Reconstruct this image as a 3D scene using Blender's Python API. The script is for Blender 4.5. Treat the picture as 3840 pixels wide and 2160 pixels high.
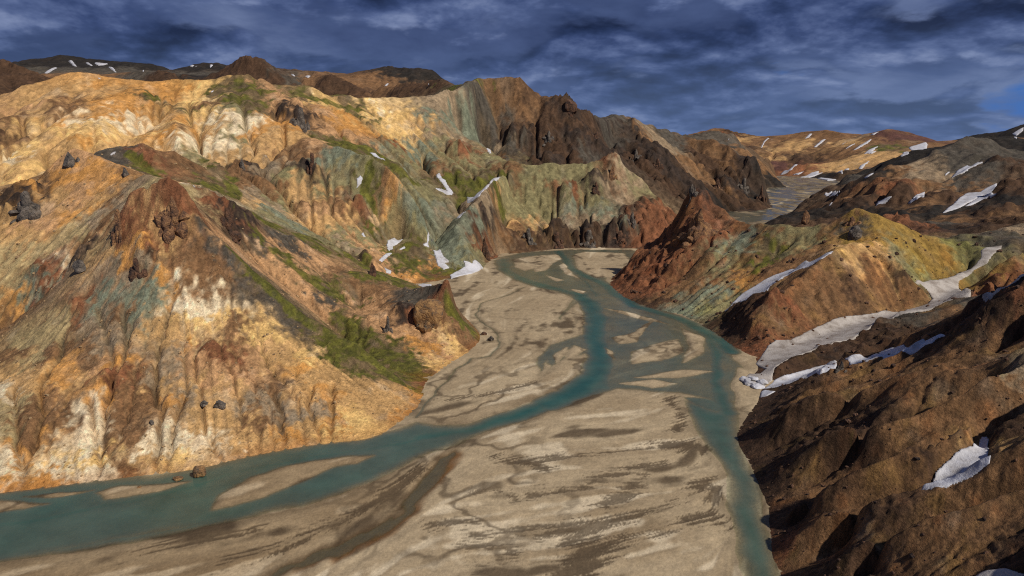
# Glacial river valley between coloured rhyolite hills, seen from the air.
import bpy, math, random, time
import numpy as np
from mathutils import Vector
T0 = time.time()
for o in list(bpy.data.objects):
    bpy.data.objects.remove(o)
scene = bpy.context.scene
col = scene.collection
rad = math.radians

# ------------------------------------------------------------------ camera
CAM_H = 150.0                      # metres above the river
PITCH = rad(11.4)
HFOV = rad(74.0)
cam_d = bpy.data.cameras.new('camera')
cam = bpy.data.objects.new('camera', cam_d)
col.objects.link(cam)
cam.location = (0, 0, CAM_H)
cam.rotation_euler = (rad(90) - PITCH, 0, 0)
cam_d.sensor_width = 36.0
cam_d.angle = HFOV
cam_d.clip_start = 0.5
cam_d.clip_end = 120000
scene.camera = cam
scene.render.resolution_x, scene.render.resolution_y = 1024, 576

# ------------------------------------------------------------------ sun
SUN_EL, SUN_AZ = rad(43), rad(129)          # azimuth clockwise from the view direction (+Y)
sun_d = bpy.data.lights.new('sun', 'SUN')
sun_d.energy = 4.0
sun_d.angle = rad(1.2)
sun_d.color = (1.0, 0.93, 0.82)
sun = bpy.data.objects.new('sun', sun_d)
col.objects.link(sun)
to_sun = Vector((math.sin(SUN_AZ) * math.cos(SUN_EL), math.cos(SUN_AZ) * math.cos(SUN_EL), math.sin(SUN_EL)))
sun.rotation_euler = to_sun.to_track_quat('Z', 'Y').to_euler()
sun.location = (0, 0, 1500)

# ------------------------------------------------------------------ sky: blue air behind a broken deck of cloud
def N(nt, typ, **kw):
    n = nt.nodes.new(typ)
    for k, v in kw.items():
        setattr(n, k, v)
    return n
def setin(nt, node, **kw):
    for k, v in kw.items():
        s = node.inputs[int(k[1:])] if k[0] == '_' and k[1:].isdigit() else node.inputs[k.replace('_', ' ')]
        if isinstance(v, bpy.types.NodeSocket):
            nt.links.new(v, s)
        else:
            s.default_value = v
    return node
def mth(nt, op, a, b=None, c=None, clamp=False):
    n = N(nt, 'ShaderNodeMath', operation=op, use_clamp=clamp)
    for i, v in enumerate((a, b, c)):
        if v is None: continue
        if isinstance(v, bpy.types.NodeSocket): nt.links.new(v, n.inputs[i])
        else: n.inputs[i].default_value = v
    return n.outputs[0]
def ramp(nt, fac, stops, interp='LINEAR'):
    n = N(nt, 'ShaderNodeValToRGB')
    n.color_ramp.interpolation = interp
    e = n.color_ramp.elements
    while len(e) < len(stops): e.new(0.5)
    for i, (p, c) in enumerate(stops):
        e[i].position = p
        e[i].color = c if len(c) == 4 else (*c, 1)
    nt.links.new(fac, n.inputs[0])
    return n.outputs[0]
def mixc(nt, fac, a, b, mode='MIX'):
    n = N(nt, 'ShaderNodeMix', data_type='RGBA', blend_type=mode)
    for s, v in ((n.inputs[0], fac), (n.inputs[6], a), (n.inputs[7], b)):
        if isinstance(v, bpy.types.NodeSocket): nt.links.new(v, s)
        else: s.default_value = v if not isinstance(v, tuple) or len(v) == 4 else (*v, 1)
    return n.outputs[2]
def lin(*c):
    return tuple((v / 255 / 12.92) if v / 255 <= 0.04045 else ((v / 255 + 0.055) / 1.055) ** 2.4 for v in c)

world = bpy.data.worlds.new('World')
scene.world = world
world.use_nodes = True
wt = world.node_tree
wt.nodes.clear()
sky = N(wt, 'ShaderNodeTexSky', sky_type='NISHITA')
sky.sun_disc = False
sky.sun_elevation = SUN_EL
sky.sun_rotation = SUN_AZ
sky.altitude = 700
tc = N(wt, 'ShaderNodeTexCoord')
sep = N(wt, 'ShaderNodeSeparateXYZ')
wt.links.new(tc.outputs['Generated'], sep.inputs[0])
# meet the view direction with a cloud deck that curves down towards the horizon
zc = mth(wt, 'ADD', mth(wt, 'MAXIMUM', sep.outputs[2], 0.0), 0.27)
u = mth(wt, 'DIVIDE', sep.outputs[0], zc)
v = mth(wt, 'DIVIDE', sep.outputs[1], zc)
cmb = N(wt, 'ShaderNodeCombineXYZ')
wt.links.new(u, cmb.inputs[0]); wt.links.new(v, cmb.inputs[1])
def deck_noise(scale, detail, rough, dist, off=(0, 0, 0)):
    mp = N(wt, 'ShaderNodeMapping')
    wt.links.new(cmb.outputs[0], mp.inputs[0])
    mp.inputs['Location'].default_value = off
    n = N(wt, 'ShaderNodeTexNoise', noise_dimensions='3D')
    setin(wt, n, Vector=mp.outputs[0], Scale=scale, Detail=detail, Roughness=rough, Distortion=dist)
    return n.outputs[0]
n_big = deck_noise(0.9, 2, 0.5, 0.2, (3.1, 1.7, 0))
n_mid = deck_noise(2.3, 10, 0.54, 0.15, (0.4, 7.3, 17))
n_off = deck_noise(2.3, 10, 0.54, 0.15, (0.4 + 0.02, 7.3 + 0.1, 17))     # the same billows a little nearer: which side of each faces the light
n_veil = deck_noise(1.6, 6, 0.55, 0.2, (5.0, 1.0, 4))
n_gap = deck_noise(1.3, 6, 0.55, 0.2, (15.3, 4.4, 9))
# a pale high veil, and darker billows hanging below it
veil = ramp(wt, n_veil, [(0.32, lin(48, 62, 98)), (0.50, lin(72, 88, 128)), (0.68, lin(108, 123, 160))])
mass = ramp(wt, mth(wt, 'ADD', mth(wt, 'MULTIPLY', n_mid, 0.7), mth(wt, 'MULTIPLY', n_big, 0.3)), [(0.425, (0, 0, 0)), (0.495, (0.92,) * 3)], 'EASE')
relief = mth(wt, 'ADD', mth(wt, 'MULTIPLY', mth(wt, 'SUBTRACT', n_off, n_mid), 2.0), mth(wt, 'ADD', mth(wt, 'MULTIPLY', n_mid, 0.55), 0.22))
bill = ramp(wt, relief, [(0.20, lin(128, 142, 178)), (0.36, lin(88, 104, 145)), (0.48, lin(60, 76, 117)), (0.58, lin(43, 58, 94)), (0.72, lin(26, 37, 64))])
cl = mixc(wt, mass, veil, bill)
# near the horizon the deck pales into blue-grey air
hz = ramp(wt, sep.outputs[2], [(0.0, (1, 1, 1)), (0.05, (0.75,) * 3), (0.15, (0, 0, 0))])
cl2 = mixc(wt, mth(wt, 'MULTIPLY', hz, 0.5), cl, lin(104, 128, 170))
gv = mth(wt, 'ADD', mth(wt, 'MULTIPLY', n_gap, 0.70), mth(wt, 'MULTIPLY', n_mid, 0.30))
gv = mth(wt, 'SUBTRACT', gv, mth(wt, 'MULTIPLY', mth(wt, 'SUBTRACT', hz, 0.62), 0.20))
gap = ramp(wt, gv, [(0.37, (0, 0, 0)), (0.43, (1, 1, 1))])
skyb = N(wt, 'ShaderNodeVectorMath', operation='SCALE')
wt.links.new(sky.outputs[0], skyb.inputs[0]); skyb.inputs[3].default_value = 0.05
fin = mixc(wt, gap, mixc(wt, 0.8, skyb.outputs[0], lin(40, 100, 182)), cl2)
bg = N(wt, 'ShaderNodeBackground')
wt.links.new(fin, bg.inputs[0]); bg.inputs[1].default_value = 1.0
wo = N(wt, 'ShaderNodeOutputWorld')
wt.links.new(bg.outputs[0], wo.inputs[0])

scene.view_settings.view_transform = 'Standard'
scene.view_settings.look = 'None'
scene.view_settings.exposure = 0.0
scene.view_settings.gamma = 1.0
scene.render.engine = 'CYCLES'
scene.cycles.use_denoising = False
scene.cycles.pixel_filter_type = 'BLACKMAN_HARRIS'
scene.cycles.filter_width = 1.15
scene.cycles.max_bounces = 4
scene.cycles.diffuse_bounces = 2
# ------------------------------------------------------------------ surveying: sight lines from the photograph's station
FD = 1288.0 / math.tan(HFOV / 2)          # sight lines are noted on a 2576 x 1449 sheet
CP, SP = math.cos(PITCH), math.sin(PITCH)
def ray(px, py):
    x = (px - 1288.0) / FD
    y = (724.5 - py) / FD
    return x, CP + y * SP, -SP + y * CP    # right, forward, up
def PT(px, py, Y):
    x, y, z = ray(px, py)
    t = Y / y
    return (x * t, Y, CAM_H + z * t)
def PZ(px, Y, z):
    """point on the sight column px at forward distance Y and height z"""
    axis = Y * CP + (CAM_H - z) * SP
    return ((px - 1288.0) / FD * axis, Y, z)
def FL(px, py, z=0.0):
    x, y, zz = ray(px, py)
    t = (z - CAM_H) / zz
    return (x * t, y * t, z)
def FLP(pts):
    return np.array([FL(*p)[:2] for p in pts])

# ------------------------------------------------------------------ noise
_rng = np.random.RandomState(7)
_perm = np.concatenate([_rng.permutation(256)] * 2).astype(np.int32)
_ang = _rng.rand(256) * 2 * np.pi
_gx, _gy = np.cos(_ang).astype(np.float32), np.sin(_ang).astype(np.float32)
def perlin(x, y, seed=0):
    x = np.asarray(x, np.float32) + np.float32(seed * 17.31); y = np.asarray(y, np.float32) - np.float32(seed * 9.77)
    xf = np.floor(x); yf = np.floor(y)
    xi = xf.astype(np.int32) & 255; yi = yf.astype(np.int32) & 255
    fx = x - xf; fy = y - yf
    ux = fx * fx * fx * (fx * (fx * 6 - 15) + 10); uy = fy * fy * fy * (fy * (fy * 6 - 15) + 10)
    x1 = (xi + 1) & 255; y1 = (yi + 1) & 255
    def g(a, b, dx, dy):
        h = _perm[_perm[a] + b]
        return _gx[h] * dx + _gy[h] * dy
    n00 = g(xi, yi, fx, fy); n10 = g(x1, yi, fx - 1, fy)
    n01 = g(xi, y1, fx, fy - 1); n11 = g(x1, y1, fx - 1, fy - 1)
    a = n00 + ux * (n10 - n00); b = n01 + ux * (n11 - n01)
    return (a + uy * (b - a)) * 1.5
def fbm(x, y, lam, octaves, seed=0, gain=0.5, ridged=False):
    s = 0; a = 1.0; tot = 0
    for k in range(octaves):
        n = perlin(x / lam, y / lam, seed + k * 3)
        if ridged: n = 1 - 2 * np.abs(n)
        s = s + a * n; tot += a
        a *= gain; lam *= 0.49
    return s / tot
def sstep(a, b, x):
    t = np.clip((x - a) / (b - a), 0, 1)
    return t * t * (3 - 2 * t)
def blur(a, n=1):
    for _ in range(n):
        p = np.pad(a, 1, mode='edge')
        a = (p[:-2, 1:-1] + p[2:, 1:-1] + p[1:-1, :-2] + p[1:-1, 2:] + 2 * a) / 6
    return a
def poly_sd(poly, x, y):
    """signed distance in metres to a polygon, negative inside; far points get +1e3"""
    out = np.full(x.shape, 1e3, np.float32)
    lo = poly.min(0) - 60; hi = poly.max(0) + 60
    m = (x > lo[0]) & (x < hi[0]) & (y > lo[1]) & (y < hi[1])
    if not m.any(): return out
    px, py = x[m], y[m]
    d = np.full(px.shape, 1e12); ins = np.zeros(px.shape, bool)
    n = len(poly)
    for i in range(n):
        ax, ay = poly[i]; bx, by = poly[(i + 1) % n]
        ex, ey = bx - ax, by - ay
        wx, wy = px - ax, py - ay
        t = np.clip((wx * ex + wy * ey) / (ex * ex + ey * ey + 1e-9), 0, 1)
        d = np.minimum(d, (wx - ex * t) ** 2 + (wy - ey * t) ** 2)
        c = ((ay <= py) & (by > py)) | ((by <= py) & (ay > py))
        if abs(ey) > 1e-9:
            ins ^= c & (px < ax + (py - ay) / ey * ex)
    out[m] = np.where(ins, -np.sqrt(d), np.sqrt(d))
    return out
def line_d(pts, x, y):
    out = np.full(x.shape, 1e3, np.float32)
    lo = pts.min(0) - 60; hi = pts.max(0) + 60
    m = (x > lo[0]) & (x < hi[0]) & (y > lo[1]) & (y < hi[1])
    if not m.any(): return out
    px, py = x[m], y[m]
    d = np.full(px.shape, 1e12)
    for i in range(len(pts) - 1):
        ax, ay = pts[i]; bx, by = pts[i + 1]
        ex, ey = bx - ax, by - ay
        t = np.clip(((px - ax) * ex + (py - ay) * ey) / (ex * ex + ey * ey + 1e-9), 0, 1)
        d = np.minimum(d, (px - ax - ex * t) ** 2 + (py - ay - ey * t) ** 2)
    out[m] = np.sqrt(d)
    return out

def PE(px, py, dz=0.0):
    """point on the even slope of the right bank, dz metres above or below it"""
    x, y, z = ray(px, py)
    t = (0.5 * (0 - 94.6 + 0.2 * 219) + dz - CAM_H) / (z - 0.5 * (x - 0.2 * y))
    return (x * t, y * t, CAM_H + z * t)
# ------------------------------------------------------------------ terrain survey: crests (R) and stream lines (G), each point (sheet x, sheet y, forward metres) or ('z', sheet x, forward metres, height) or ('e', sheet x, sheet y, metres off the right-bank slope)
RIDGES = {
 0: [  # near hill on the left bank and its spurs
  [(430,480,452),(470,520,450),(540,600,445),(640,690,440),(760,790,432),(900,880,420),(1000,950,410),(1060,990,404)],
  [(430,480,452),(360,510,452),(300,560,448),(240,650,440),(100,780,420),(0,860,400),(-150,960,370),(-350,1100,320)],
  [(430,480,452),(430,468,510),(350,445,560),(270,415,585),(190,388,600),(150,408,595),(60,465,580),(0,500,570),(-200,620,540)],
  [(430,468,510),(470,500,500),(563,547,525),(613,562,545),(743,600,590),(859,668,600),(940,690,610),(1000,715,600),(1032,733,560),(1090,728,545),(1128,738,535)],
  [(240,402,660),(320,384,690),(440,397,720),(533,440,740),(633,500,730),(720,545,740),(800,590,748),(880,640,738)],
  [(430,468,510),(500,478,560),(560,490,610)],
  [(1128,738,535),(1125,800,525),(1165,870,505)],
  [(900,690,580),(905,740,560),(900,790,535)],
  [(1042,625,850),(1060,660,835),(1085,695,815)],
 ],
 1: [  # the bright mountain
  [(-400,330,950),(-200,290,960),(0,249,1000),(100,222,1060),(173,201,1100),(333,208,1120),(500,206,1130),(610,201,1150),(717,221,1180),(859,241,1230),(1009,251,1300),(1092,251,1350),(1136,244,1400),(1196,236,1450)],
  [(-300,420,800),(0,331,880),(117,304,920),(200,277,950),(273,247,1000),(340,228,1060)],
  [(117,304,920),(85,345,880),(40,400,820),(0,450,780)],
  [(273,250,1000),(270,275,975),(263,301,935),(253,337,895),(247,385,845)],
  [(443,250,1060),(443,284,1005),(437,307,965),(443,337,925),(447,378,890)],
  [(583,245,1080),(583,274,1045),(567,307,1005),(547,351,955),(535,392,912)],
  [(717,240,1140),(693,300,1055),(750,334,1010),(800,365,960),(892,400,930),(942,420,920),(1000,475,900),(1050,530,890),(1080,570,885)],
  [(859,250,1220),(850,300,1130),(880,340,1080),(940,380,1040),(1010,430,1010),(1045,480,990)],
  [(1009,251,1300),(990,300,1220),(975,345,1165),(1000,390,1110)],
  [(1092,255,1345),(1110,300,1280),(1125,345,1240),(1120,390,1190)],
  [(1136,250,1390),(1150,310,1400),(1159,349,1350),(1230,385,1290),(1296,425,1210)],
 ],
 2: [  # green ridge over the bend
  [(1146,563,930),(1200,520,1000),(1260,470,1100),(1296,428,1190),(1309,426,1192),(1360,434,1200),(1409,438,1210),(1450,433,1212),(1492,429,1220),(1540,432,1225),(1562,437,1228),(1612,461,1230),(1660,520,1200),(1700,580,1150),(1730,620,1110)],
  [(1409,438,1210),(1400,500,1155),(1380,560,1115)],
  [(1492,430,1220),(1500,500,1150),(1510,560,1110)],
  [(1300,440,1180),(1280,520,1100),(1260,590,1050)],
  [(1146,563,930),(1165,610,895),(1190,655,860)],
 ],
 3: [  # dark mountain
  [(1196,236,1450),(1206,217,1520),(1236,211,1540),(1309,222,1540),(1326,237,1540),(1359,262,1540),(1406,287,1530),(1435,292,1520),(1476,307,1560),(1515,318,1700),(1562,306,1900),(1602,319,1950),(1676,347,2080),(1718,357,2200)],
  [(1435,292,1520),(1440,340,1480),(1450,380,1440),(1475,408,1400)],
  [(1236,230,1530),(1242,290,1500),(1265,350,1450),(1300,400,1380)],
  [(1359,262,1540),(1345,330,1480),(1360,390,1420)],
  [(1562,306,1900),(1540,345,1780),(1530,380,1680),(1545,405,1560)],
  [(1602,325,1930),(1640,390,1750),(1660,430,1650),(1680,480,1560)],
  [(1676,347,2080),(1718,371,2100),(1794,384,2050),(1841,414,2000),(1900,435,1960),(1918,452,1930)],
  [(1760,384,2070),(1760,430,1900),(1765,480,1780)],
 ],
 4: [  # right-hand ridge with the bowl
  [(1530,702,795),(1600,665,800),(1660,625,805),(1700,575,805),(1740,515,800),(1762,508,800),(1800,528,785),(1860,562,750),(1920,580,720),(2000,586,700),(2080,565,690),(2150,546,680),(2180,553,675),(2240,572,670),(2330,600,690),(2400,606,700),(2480,590,715),(2576,562,740),(2750,520,760)],
  [(2218,575,668),(2198,613,640),(2134,635,605),(2050,680,575),(1950,760,540),(1880,850,515)],
  [(2198,613,640),(2218,650,610),(2264,687,600),(2341,763,577)],
  [(1860,562,750),(1840,640,700),(1800,720,650)],
  [(1762,508,800),(1740,600,750),(1690,710,690)],
  [(1960,585,705),(1950,640,680),(1900,690,640)],
  [(2576,640,600),(2500,690,590),(2440,735,575)],
 ],
 5: [  # slope on the right bank
  [(2110,915,425),(2200,912,395),(2284,897,370),(2401,840,340),(2471,800,330),(2544,765,325),(2576,735,325),(2750,600,330),(3000,420,340)],
  [('z',1950,436,7),(2050,893,462),('z',2195,505,18),('z',2330,520,24),('z',2440,530,33),('z',2576,540,45)],
  [('e',1930,1085,2),('e',2150,1000,5),('e',2350,935,6),('e',2480,880,4)],
  [('e',1960,1180,2),('e',2200,1095,6),('e',2400,1010,6),('e',2560,930,6),('e',2750,830,6)],
  [('e',1990,1290,2),('e',2200,1215,5),('e',2330,1140,6),('e',2440,1080,5)],
  [('e',1990,1360,2),('e',2200,1290,5),('e',2400,1215,5),('e',2600,1150,8),('e',2800,1060,8)],
  [('e',2080,1449,2),('e',2280,1370,6),('e',2450,1310,6),('e',2600,1260,6)],
  [('e',2250,1500,3),('e',2576,1400,6),('e',2900,1290,8)],
 ],
 6: [  # shaded hill with long snow streaks
  [(2576,382,1480),(2524,377,1500),(2484,359,1520),(2418,367,1500),(2378,387,1480),(2318,411,1450),(2218,441,1400),(2134,481,1400),(2084,507,1420),(2038,524,1450),(1985,545,1520)],
  [(2484,365,1500),(2430,430,1350),(2400,500,1230)],
  [(2700,380,1500),(2800,380,1500)],
  [(2318,411,1450),(2260,480,1300),(2200,540,1180)],
  [(2576,470,1200),(2480,540,1050),(2440,575,980)],
 ],
 7: [  # shadowed mountains behind the bright one
  [(-200,130,1900),(0,154,1900),(60,178,1900),(128,212,1850)],
  [(33,168,3500),(100,156,3500),(167,147,3500),(233,149,3500),(340,160,3500),(433,173,3500)],
  [(400,188,2700),(433,173,2900),(485,160,2950),(533,156,2950),(573,160,2950)],
  [(573,175,2500),(590,160,2350),(620,155,2300),(655,158,2300),(690,180,2300),(710,212,2250)],
  [(300,188,2700),(360,180,2650),(420,190,2500)],
  [(690,180,3000),(770,186,3000),(817,187,3000),(859,189,3000)],
  [(830,195,2300),(815,190,2350),(800,200,2350),(790,225,2300)],
  [(859,189,2600),(919,182,2600),(969,172,2600),(1026,172,2600),(1092,184,2600),(1132,214,2550)],
  [(950,215,2100),(1000,222,2050),(1080,215,2000),(1136,216,1800),(1192,217,1650),(1206,217,1560)],
  [(60,178,3100),(110,184,2900),(170,190,2700)],
 ],
 8: [  # far range across the head of the valley
  [(1620,352,5600),(1690,346,5600),(1738,341,5700),(1770,334,5750),(1798,324,5800),(1818,326,5800),(1881,342,5600),(1931,341,5500),(1971,337,5400),(2021,333,5400),(2091,331,5200),(2118,337,5100),(2141,349,5000)],
  [(2141,349,4900),(2180,338,4850),(2214,329,4800),(2238,325,4800),(2284,334,4800),(2371,359,4700),(2450,380,4700)],
  [(2091,331,5200),(2050,380,4800),(1990,420,4450)],
  [(2238,325,4800),(2190,370,4500),(2150,410,4200),(2120,435,4000)],
  [(1931,341,5500),(1910,375,5000),(1930,410,4600)],
  [(1500,318,2900),(1530,309,2900),(1550,314,2900)],
 ],
 9: [  # black hills on the right skyline
  [(2371,366,3000),(2384,361,3000),(2451,344,3000),(2490,345,3000),(2521,336,3000),(2576,354,3000),(2700,360,3000)],
  [(2371,368,3000),(2348,374,3000),(2284,395,3050),(2201,427,3150),(2168,441,3300),(2130,454,3500)],
  [(2470,380,6500),(2520,335,6500),(2576,312,6500),(2650,290,6500),(2800,330,6500)],
 ],
 10: [ # hill at the valley head, left
  [(1700,356,3000),(1768,347,3300),(1834,354,3300),(1868,384,3500),(1918,414,3900),(1945,437,4200)],
  [(1834,360,3250),(1868,425,2750),(1940,455,2800),(1970,467,2860)],
 ],
}
GULLIES = [
 [(330,540,475),(230,640,470),(100,760,455),(0,840,440),(-200,980,400)],
 [(560,570,505),(620,630,515),(700,700,515),(780,765,510),(859,833,495),(892,870,475),(942,913,450),(999,943,430),(1080,997,402)],
 [(560,515,610),(617,531,620),(700,570,650),(800,610,680),(860,650,700),(930,690,720),(985,702,748),(1060,714,770)],
 [(667,392,920),(650,437,880),(700,470,860),(733,520,830),(783,580,800),(850,620,770),(930,665,755),(985,698,752)],
 [(1140,695,815),(1109,653,850),(1080,610,900),(1100,570,950),(1152,525,1010),(1150,500,1050),(1095,440,1120),(1060,420,1150)],
 [(1152,505,1050),(1180,498,1080),(1225,470,1120),(1262,450,1150)],
 [(1000,640,830),(975,620,850),(1010,600,880)],
 [(900,378,1060),(959,397,1040),(992,420,1030),(1052,450,1070),(1095,450,1110)],
 [(-200,560,700),(0,475,760),(130,430,800),(200,395,850),(285,386,862),(380,392,885),(480,392,900),(590,402,905),(667,393,920)],
 [(200,290,940),(196,330,890),(193,375,840)],
 [(400,281,1015),(350,327,955),(297,354,905),(290,384,865)],
 [(510,307,1005),(500,371,930),(480,391,900)],
 [(663,290,1050),(655,340,980),(667,391,920)],
 [('z',100,1500,190),('z',500,1550,190),('z',800,1650,190),('z',1000,1700,205),('z',1100,1620,225)],
 [('z',-200,1400,170),('z',0,1400,175)],
 [('z',60,2500,290),('z',300,2300,270),('z',600,2000,235),('z',760,2150,240),('z',900,1950,225)],
 [('z',150,4500,350),('z',600,4000,330),('z',1000,3600,280),('z',1250,2600,200),('z',1400,2300,160),('z',1480,2200,150)],
 [(1208,350,1455),(1226,384,1425),('z',1300,1265,98),('z',1360,1310,78),('z',1420,1330,62),('z',1520,1340,48),('z',1620,1335,30),('z',1700,1330,8)],
 [('z',1600,2400,110),('z',1700,2700,120),('z',1800,2500,60),('z',1880,2450,20),('z',1915,2350,1)],
 [('z',1760,880,60),('z',1860,830,48),('z',1920,800,45),('z',2000,790,40),('z',2150,790,42),('z',2300,800,40),('z',2420,830,45),('z',2576,860,50)],
 [('z',2000,1050,22),('z',2150,960,30),('z',2300,900,34),('z',2450,890,40),('z',2576,900,48)],
 [(2094,640,632),(1990,672,632),(1900,730,612),(1822,790,600)],
 [(1890,950,436),(1960,890,480),(2050,850,512),(2200,802,548),(2330,771,578),(2400,728,612),(2440,690,645),(2500,640,655),(2540,622,668)],
 [(2400,728,612),(2460,738,612),(2576,690,640)],
 [(1935,974,426),(2120,915,450),(2250,880,460),(2390,835,472),(2576,790,480)],
 [('e',1900,1150,-1),('e',2100,1070,-3),('e',2300,985,-4),('e',2450,925,-4),('e',2576,860,-4)],
 [('e',1950,1250,-1),('e',2150,1180,-4),('e',2330,1090,-4),('e',2480,1010,-4)],
 [('e',1960,1330,-1),('e',2100,1300,-4),('e',2310,1235,-5),('e',2420,1170,-6),('e',2490,1090,-5),('e',2576,1030,-4)],
 [('e',2000,1430,-1),('e',2200,1345,-4),('e',2400,1280,-4),('e',2576,1220,-4)],
 [('e',2150,1480,-2),('e',2400,1400,-4),('e',2576,1335,-4)],
 [('z',1700,4400,90),('z',1850,4600,60),('z',1940,4350,6)],
 [('z',2180,3700,30),('z',2300,3700,60),('z',2450,3700,90)],
 [('z',2150,2200,20),('z',2300,2200,50),('z',2450,2200,80),('z',2600,2200,100)],
 [('z',1500,7500,60),('z',2000,7500,60),('z',2500,8500,60)],
 [('z',0,7500,150),('z',700,7500,120)],
]
FLOOR_L = [(-1400,2600),(-1400,1500),(-400,1322),(0,1246),(120,1233),(240,1217),(330,1206),(420,1197),(500,1189),(560,1171),(640,1151),(720,1136),(800,1123),(850,1119),(890,1122),(940,1113),(1000,1091),(1040,1060),(1076,1023),(1080,1000),(1100,962),(1135,937),(1160,912),(1190,892),(1212,862),(1214,842),(1190,812),(1160,780),(1138,752),(1132,735),(1090,722),(1068,716),(1100,710),(1132,709),(1152,699),(1215,677),(1236,655),(1262,641),(1330,634),(1420,626),(1520,624),(1640,629),(1720,626)]
FLOOR_R = [(1540,698),(1526,714),(1560,746),(1600,766),(1640,781),(1700,791),(1750,813),(1800,842),(1850,881),(1880,906),(1893,918),(1884,950),(1888,985),(1897,1000),(1868,1040),(1842,1090),(1850,1120),(1878,1170),(1903,1220),(1920,1270),(1925,1340),(1934,1400),(1950,1449),(2040,1800),(2300,2600)]
def tofloor(lst): return [FL(*p)[:2] for p in lst]
FLOOR_POLY = np.array(tofloor(FLOOR_L) + [PZ(1760, 1180, 0)[:2], PZ(1830, 1300, 0)[:2], PZ(1860, 1330, 0)[:2]]
    + [PZ(1800, 1120, 0)[:2], PZ(1700, 1010, 0)[:2], PZ(1600, 880, 0)[:2]] + tofloor(FLOOR_R))
# the reach that runs on behind the right-hand ridge to the braided plain
FLOOR2 = np.array([PZ(1720, 1150, 0)[:2], PZ(1760, 1300, 0)[:2]] + tofloor([(1790,560),(1818,535),(1860,533),(1901,532),(1944,522),(1928,500),(1919,484),(1932,472),(1978,472),(1955,450),(1948,442),(2000,444),(2060,449),(2116,457),(2078,478),(2082,503),(2012,518),(1985,535),(1958,552),(1891,572)]) + [PZ(1860, 1290, 0)[:2], PZ(1850, 1120, 0)[:2], PZ(1780, 1060, 0)[:2]])

# ------------------------------------------------------------------ fan-shaped survey grid, cells growing with distance
STEP = 0.0022
R0, R1 = 125.0, 9000.0
TH = rad(45.5)
NT = int(2 * TH / STEP) // 16 * 16 + 1
NR = int(math.log(R1 / R0) / STEP) // 16 * 16 + 1
TH = (NT - 1) * STEP / 2
def pt3(p):
    if p[0] == 'z': return PZ(*p[1:])
    if p[0] == 'e': return PE(p[1], p[2], p[3] * 1.35)
    return PT(*p)
def grid_axes(f):
    th = -TH + np.arange(0, NT, f) * STEP
    rr = R0 * np.exp(np.arange(0, NR, f) * STEP)
    return th, rr
def raster(f):
    th, rr = grid_axes(f)
    nt, nr = len(th), len(rr)
    s = np.zeros((nt, nr)); w = np.zeros((nt, nr))
    for kind, lines in ((0, [l for v in RIDGES.values() for l in v]), (1, GULLIES)):
        for l in lines:
            P = np.array([pt3(p) for p in l])
            for a, b in zip(P[:-1], P[1:]):
                ra, rb = np.hypot(a[0], a[1]), np.hypot(b[0], b[1])
                n = int(np.hypot(b[0] - a[0], b[1] - a[1]) / (min(ra, rb) * STEP * f) * 2) + 2
                t = np.linspace(0, 1, n)[:, None]
                q = a + (b - a) * t
                i = np.rint((np.arctan2(q[:, 0], q[:, 1]) + TH) / (STEP * f)).astype(int)
                j = np.rint(np.log(np.hypot(q[:, 0], q[:, 1]) / R0) / (STEP * f)).astype(int)
                ok = (i >= 0) & (i < nt) & (j >= 0) & (j < nr)
                np.add.at(s, (i[ok], j[ok]), q[ok, 2]); np.add.at(w, (i[ok], j[ok]), 1)
    X = np.sin(th)[:, None] * rr[None]; Y = np.cos(th)[:, None] * rr[None]
    m = w > 0
    val = np.where(m, s / np.maximum(w, 1), 0)
    fl = (poly_sd(FLOOR_POLY, X, Y) < 0) | (poly_sd(FLOOR2, X, Y) < 0)
    val = np.where(fl, -1.2, val)
    return m | fl, val, fl
def upsample(a, shape):
    i = np.linspace(0, a.shape[0] - 1, shape[0]); j = np.linspace(0, a.shape[1] - 1, shape[1])
    i0 = np.minimum(i.astype(int), a.shape[0] - 2); j0 = np.minimum(j.astype(int), a.shape[1] - 2)
    fi = (i - i0)[:, None]; fj = (j - j0)[None]
    A = a[i0][:, j0]; B = a[i0 + 1][:, j0]; C = a[i0][:, j0 + 1]; D = a[i0 + 1][:, j0 + 1]
    return A * (1 - fi) * (1 - fj) + B * fi * (1 - fj) + C * (1 - fi) * fj + D * fi * fj
H = None
for f, it in ((16, 900), (8, 400), (4, 250), (2, 120), (1, 30)):
    m, val, fl = raster(f)
    h = np.where(m, val, val[m].mean()) if H is None else np.where(m, val, upsample(H, m.shape))
    h = h.astype(np.float32); val = val.astype(np.float32)
    for _ in range(it):
        p = np.pad(h, 1, mode='edge')
        h = (p[:-2, 1:-1] + p[2:, 1:-1] + p[1:-1, :-2] + p[1:-1, 2:]) * 0.25
        h[m] = val[m]
    H = h
FLOORMASK = fl
th, rr = grid_axes(1)
GX = (np.sin(th)[:, None] * rr[None]).astype(np.float32)
GY = (np.cos(th)[:, None] * rr[None]).astype(np.float32)
GR = np.broadcast_to(rr[None], GX.shape).astype(np.float32)
H0 = blur(H, 2)
H0[FLOORMASK] = np.minimum(H0[FLOORMASK], -0.2)
print('base', NT, NR, time.time() - T0)

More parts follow.
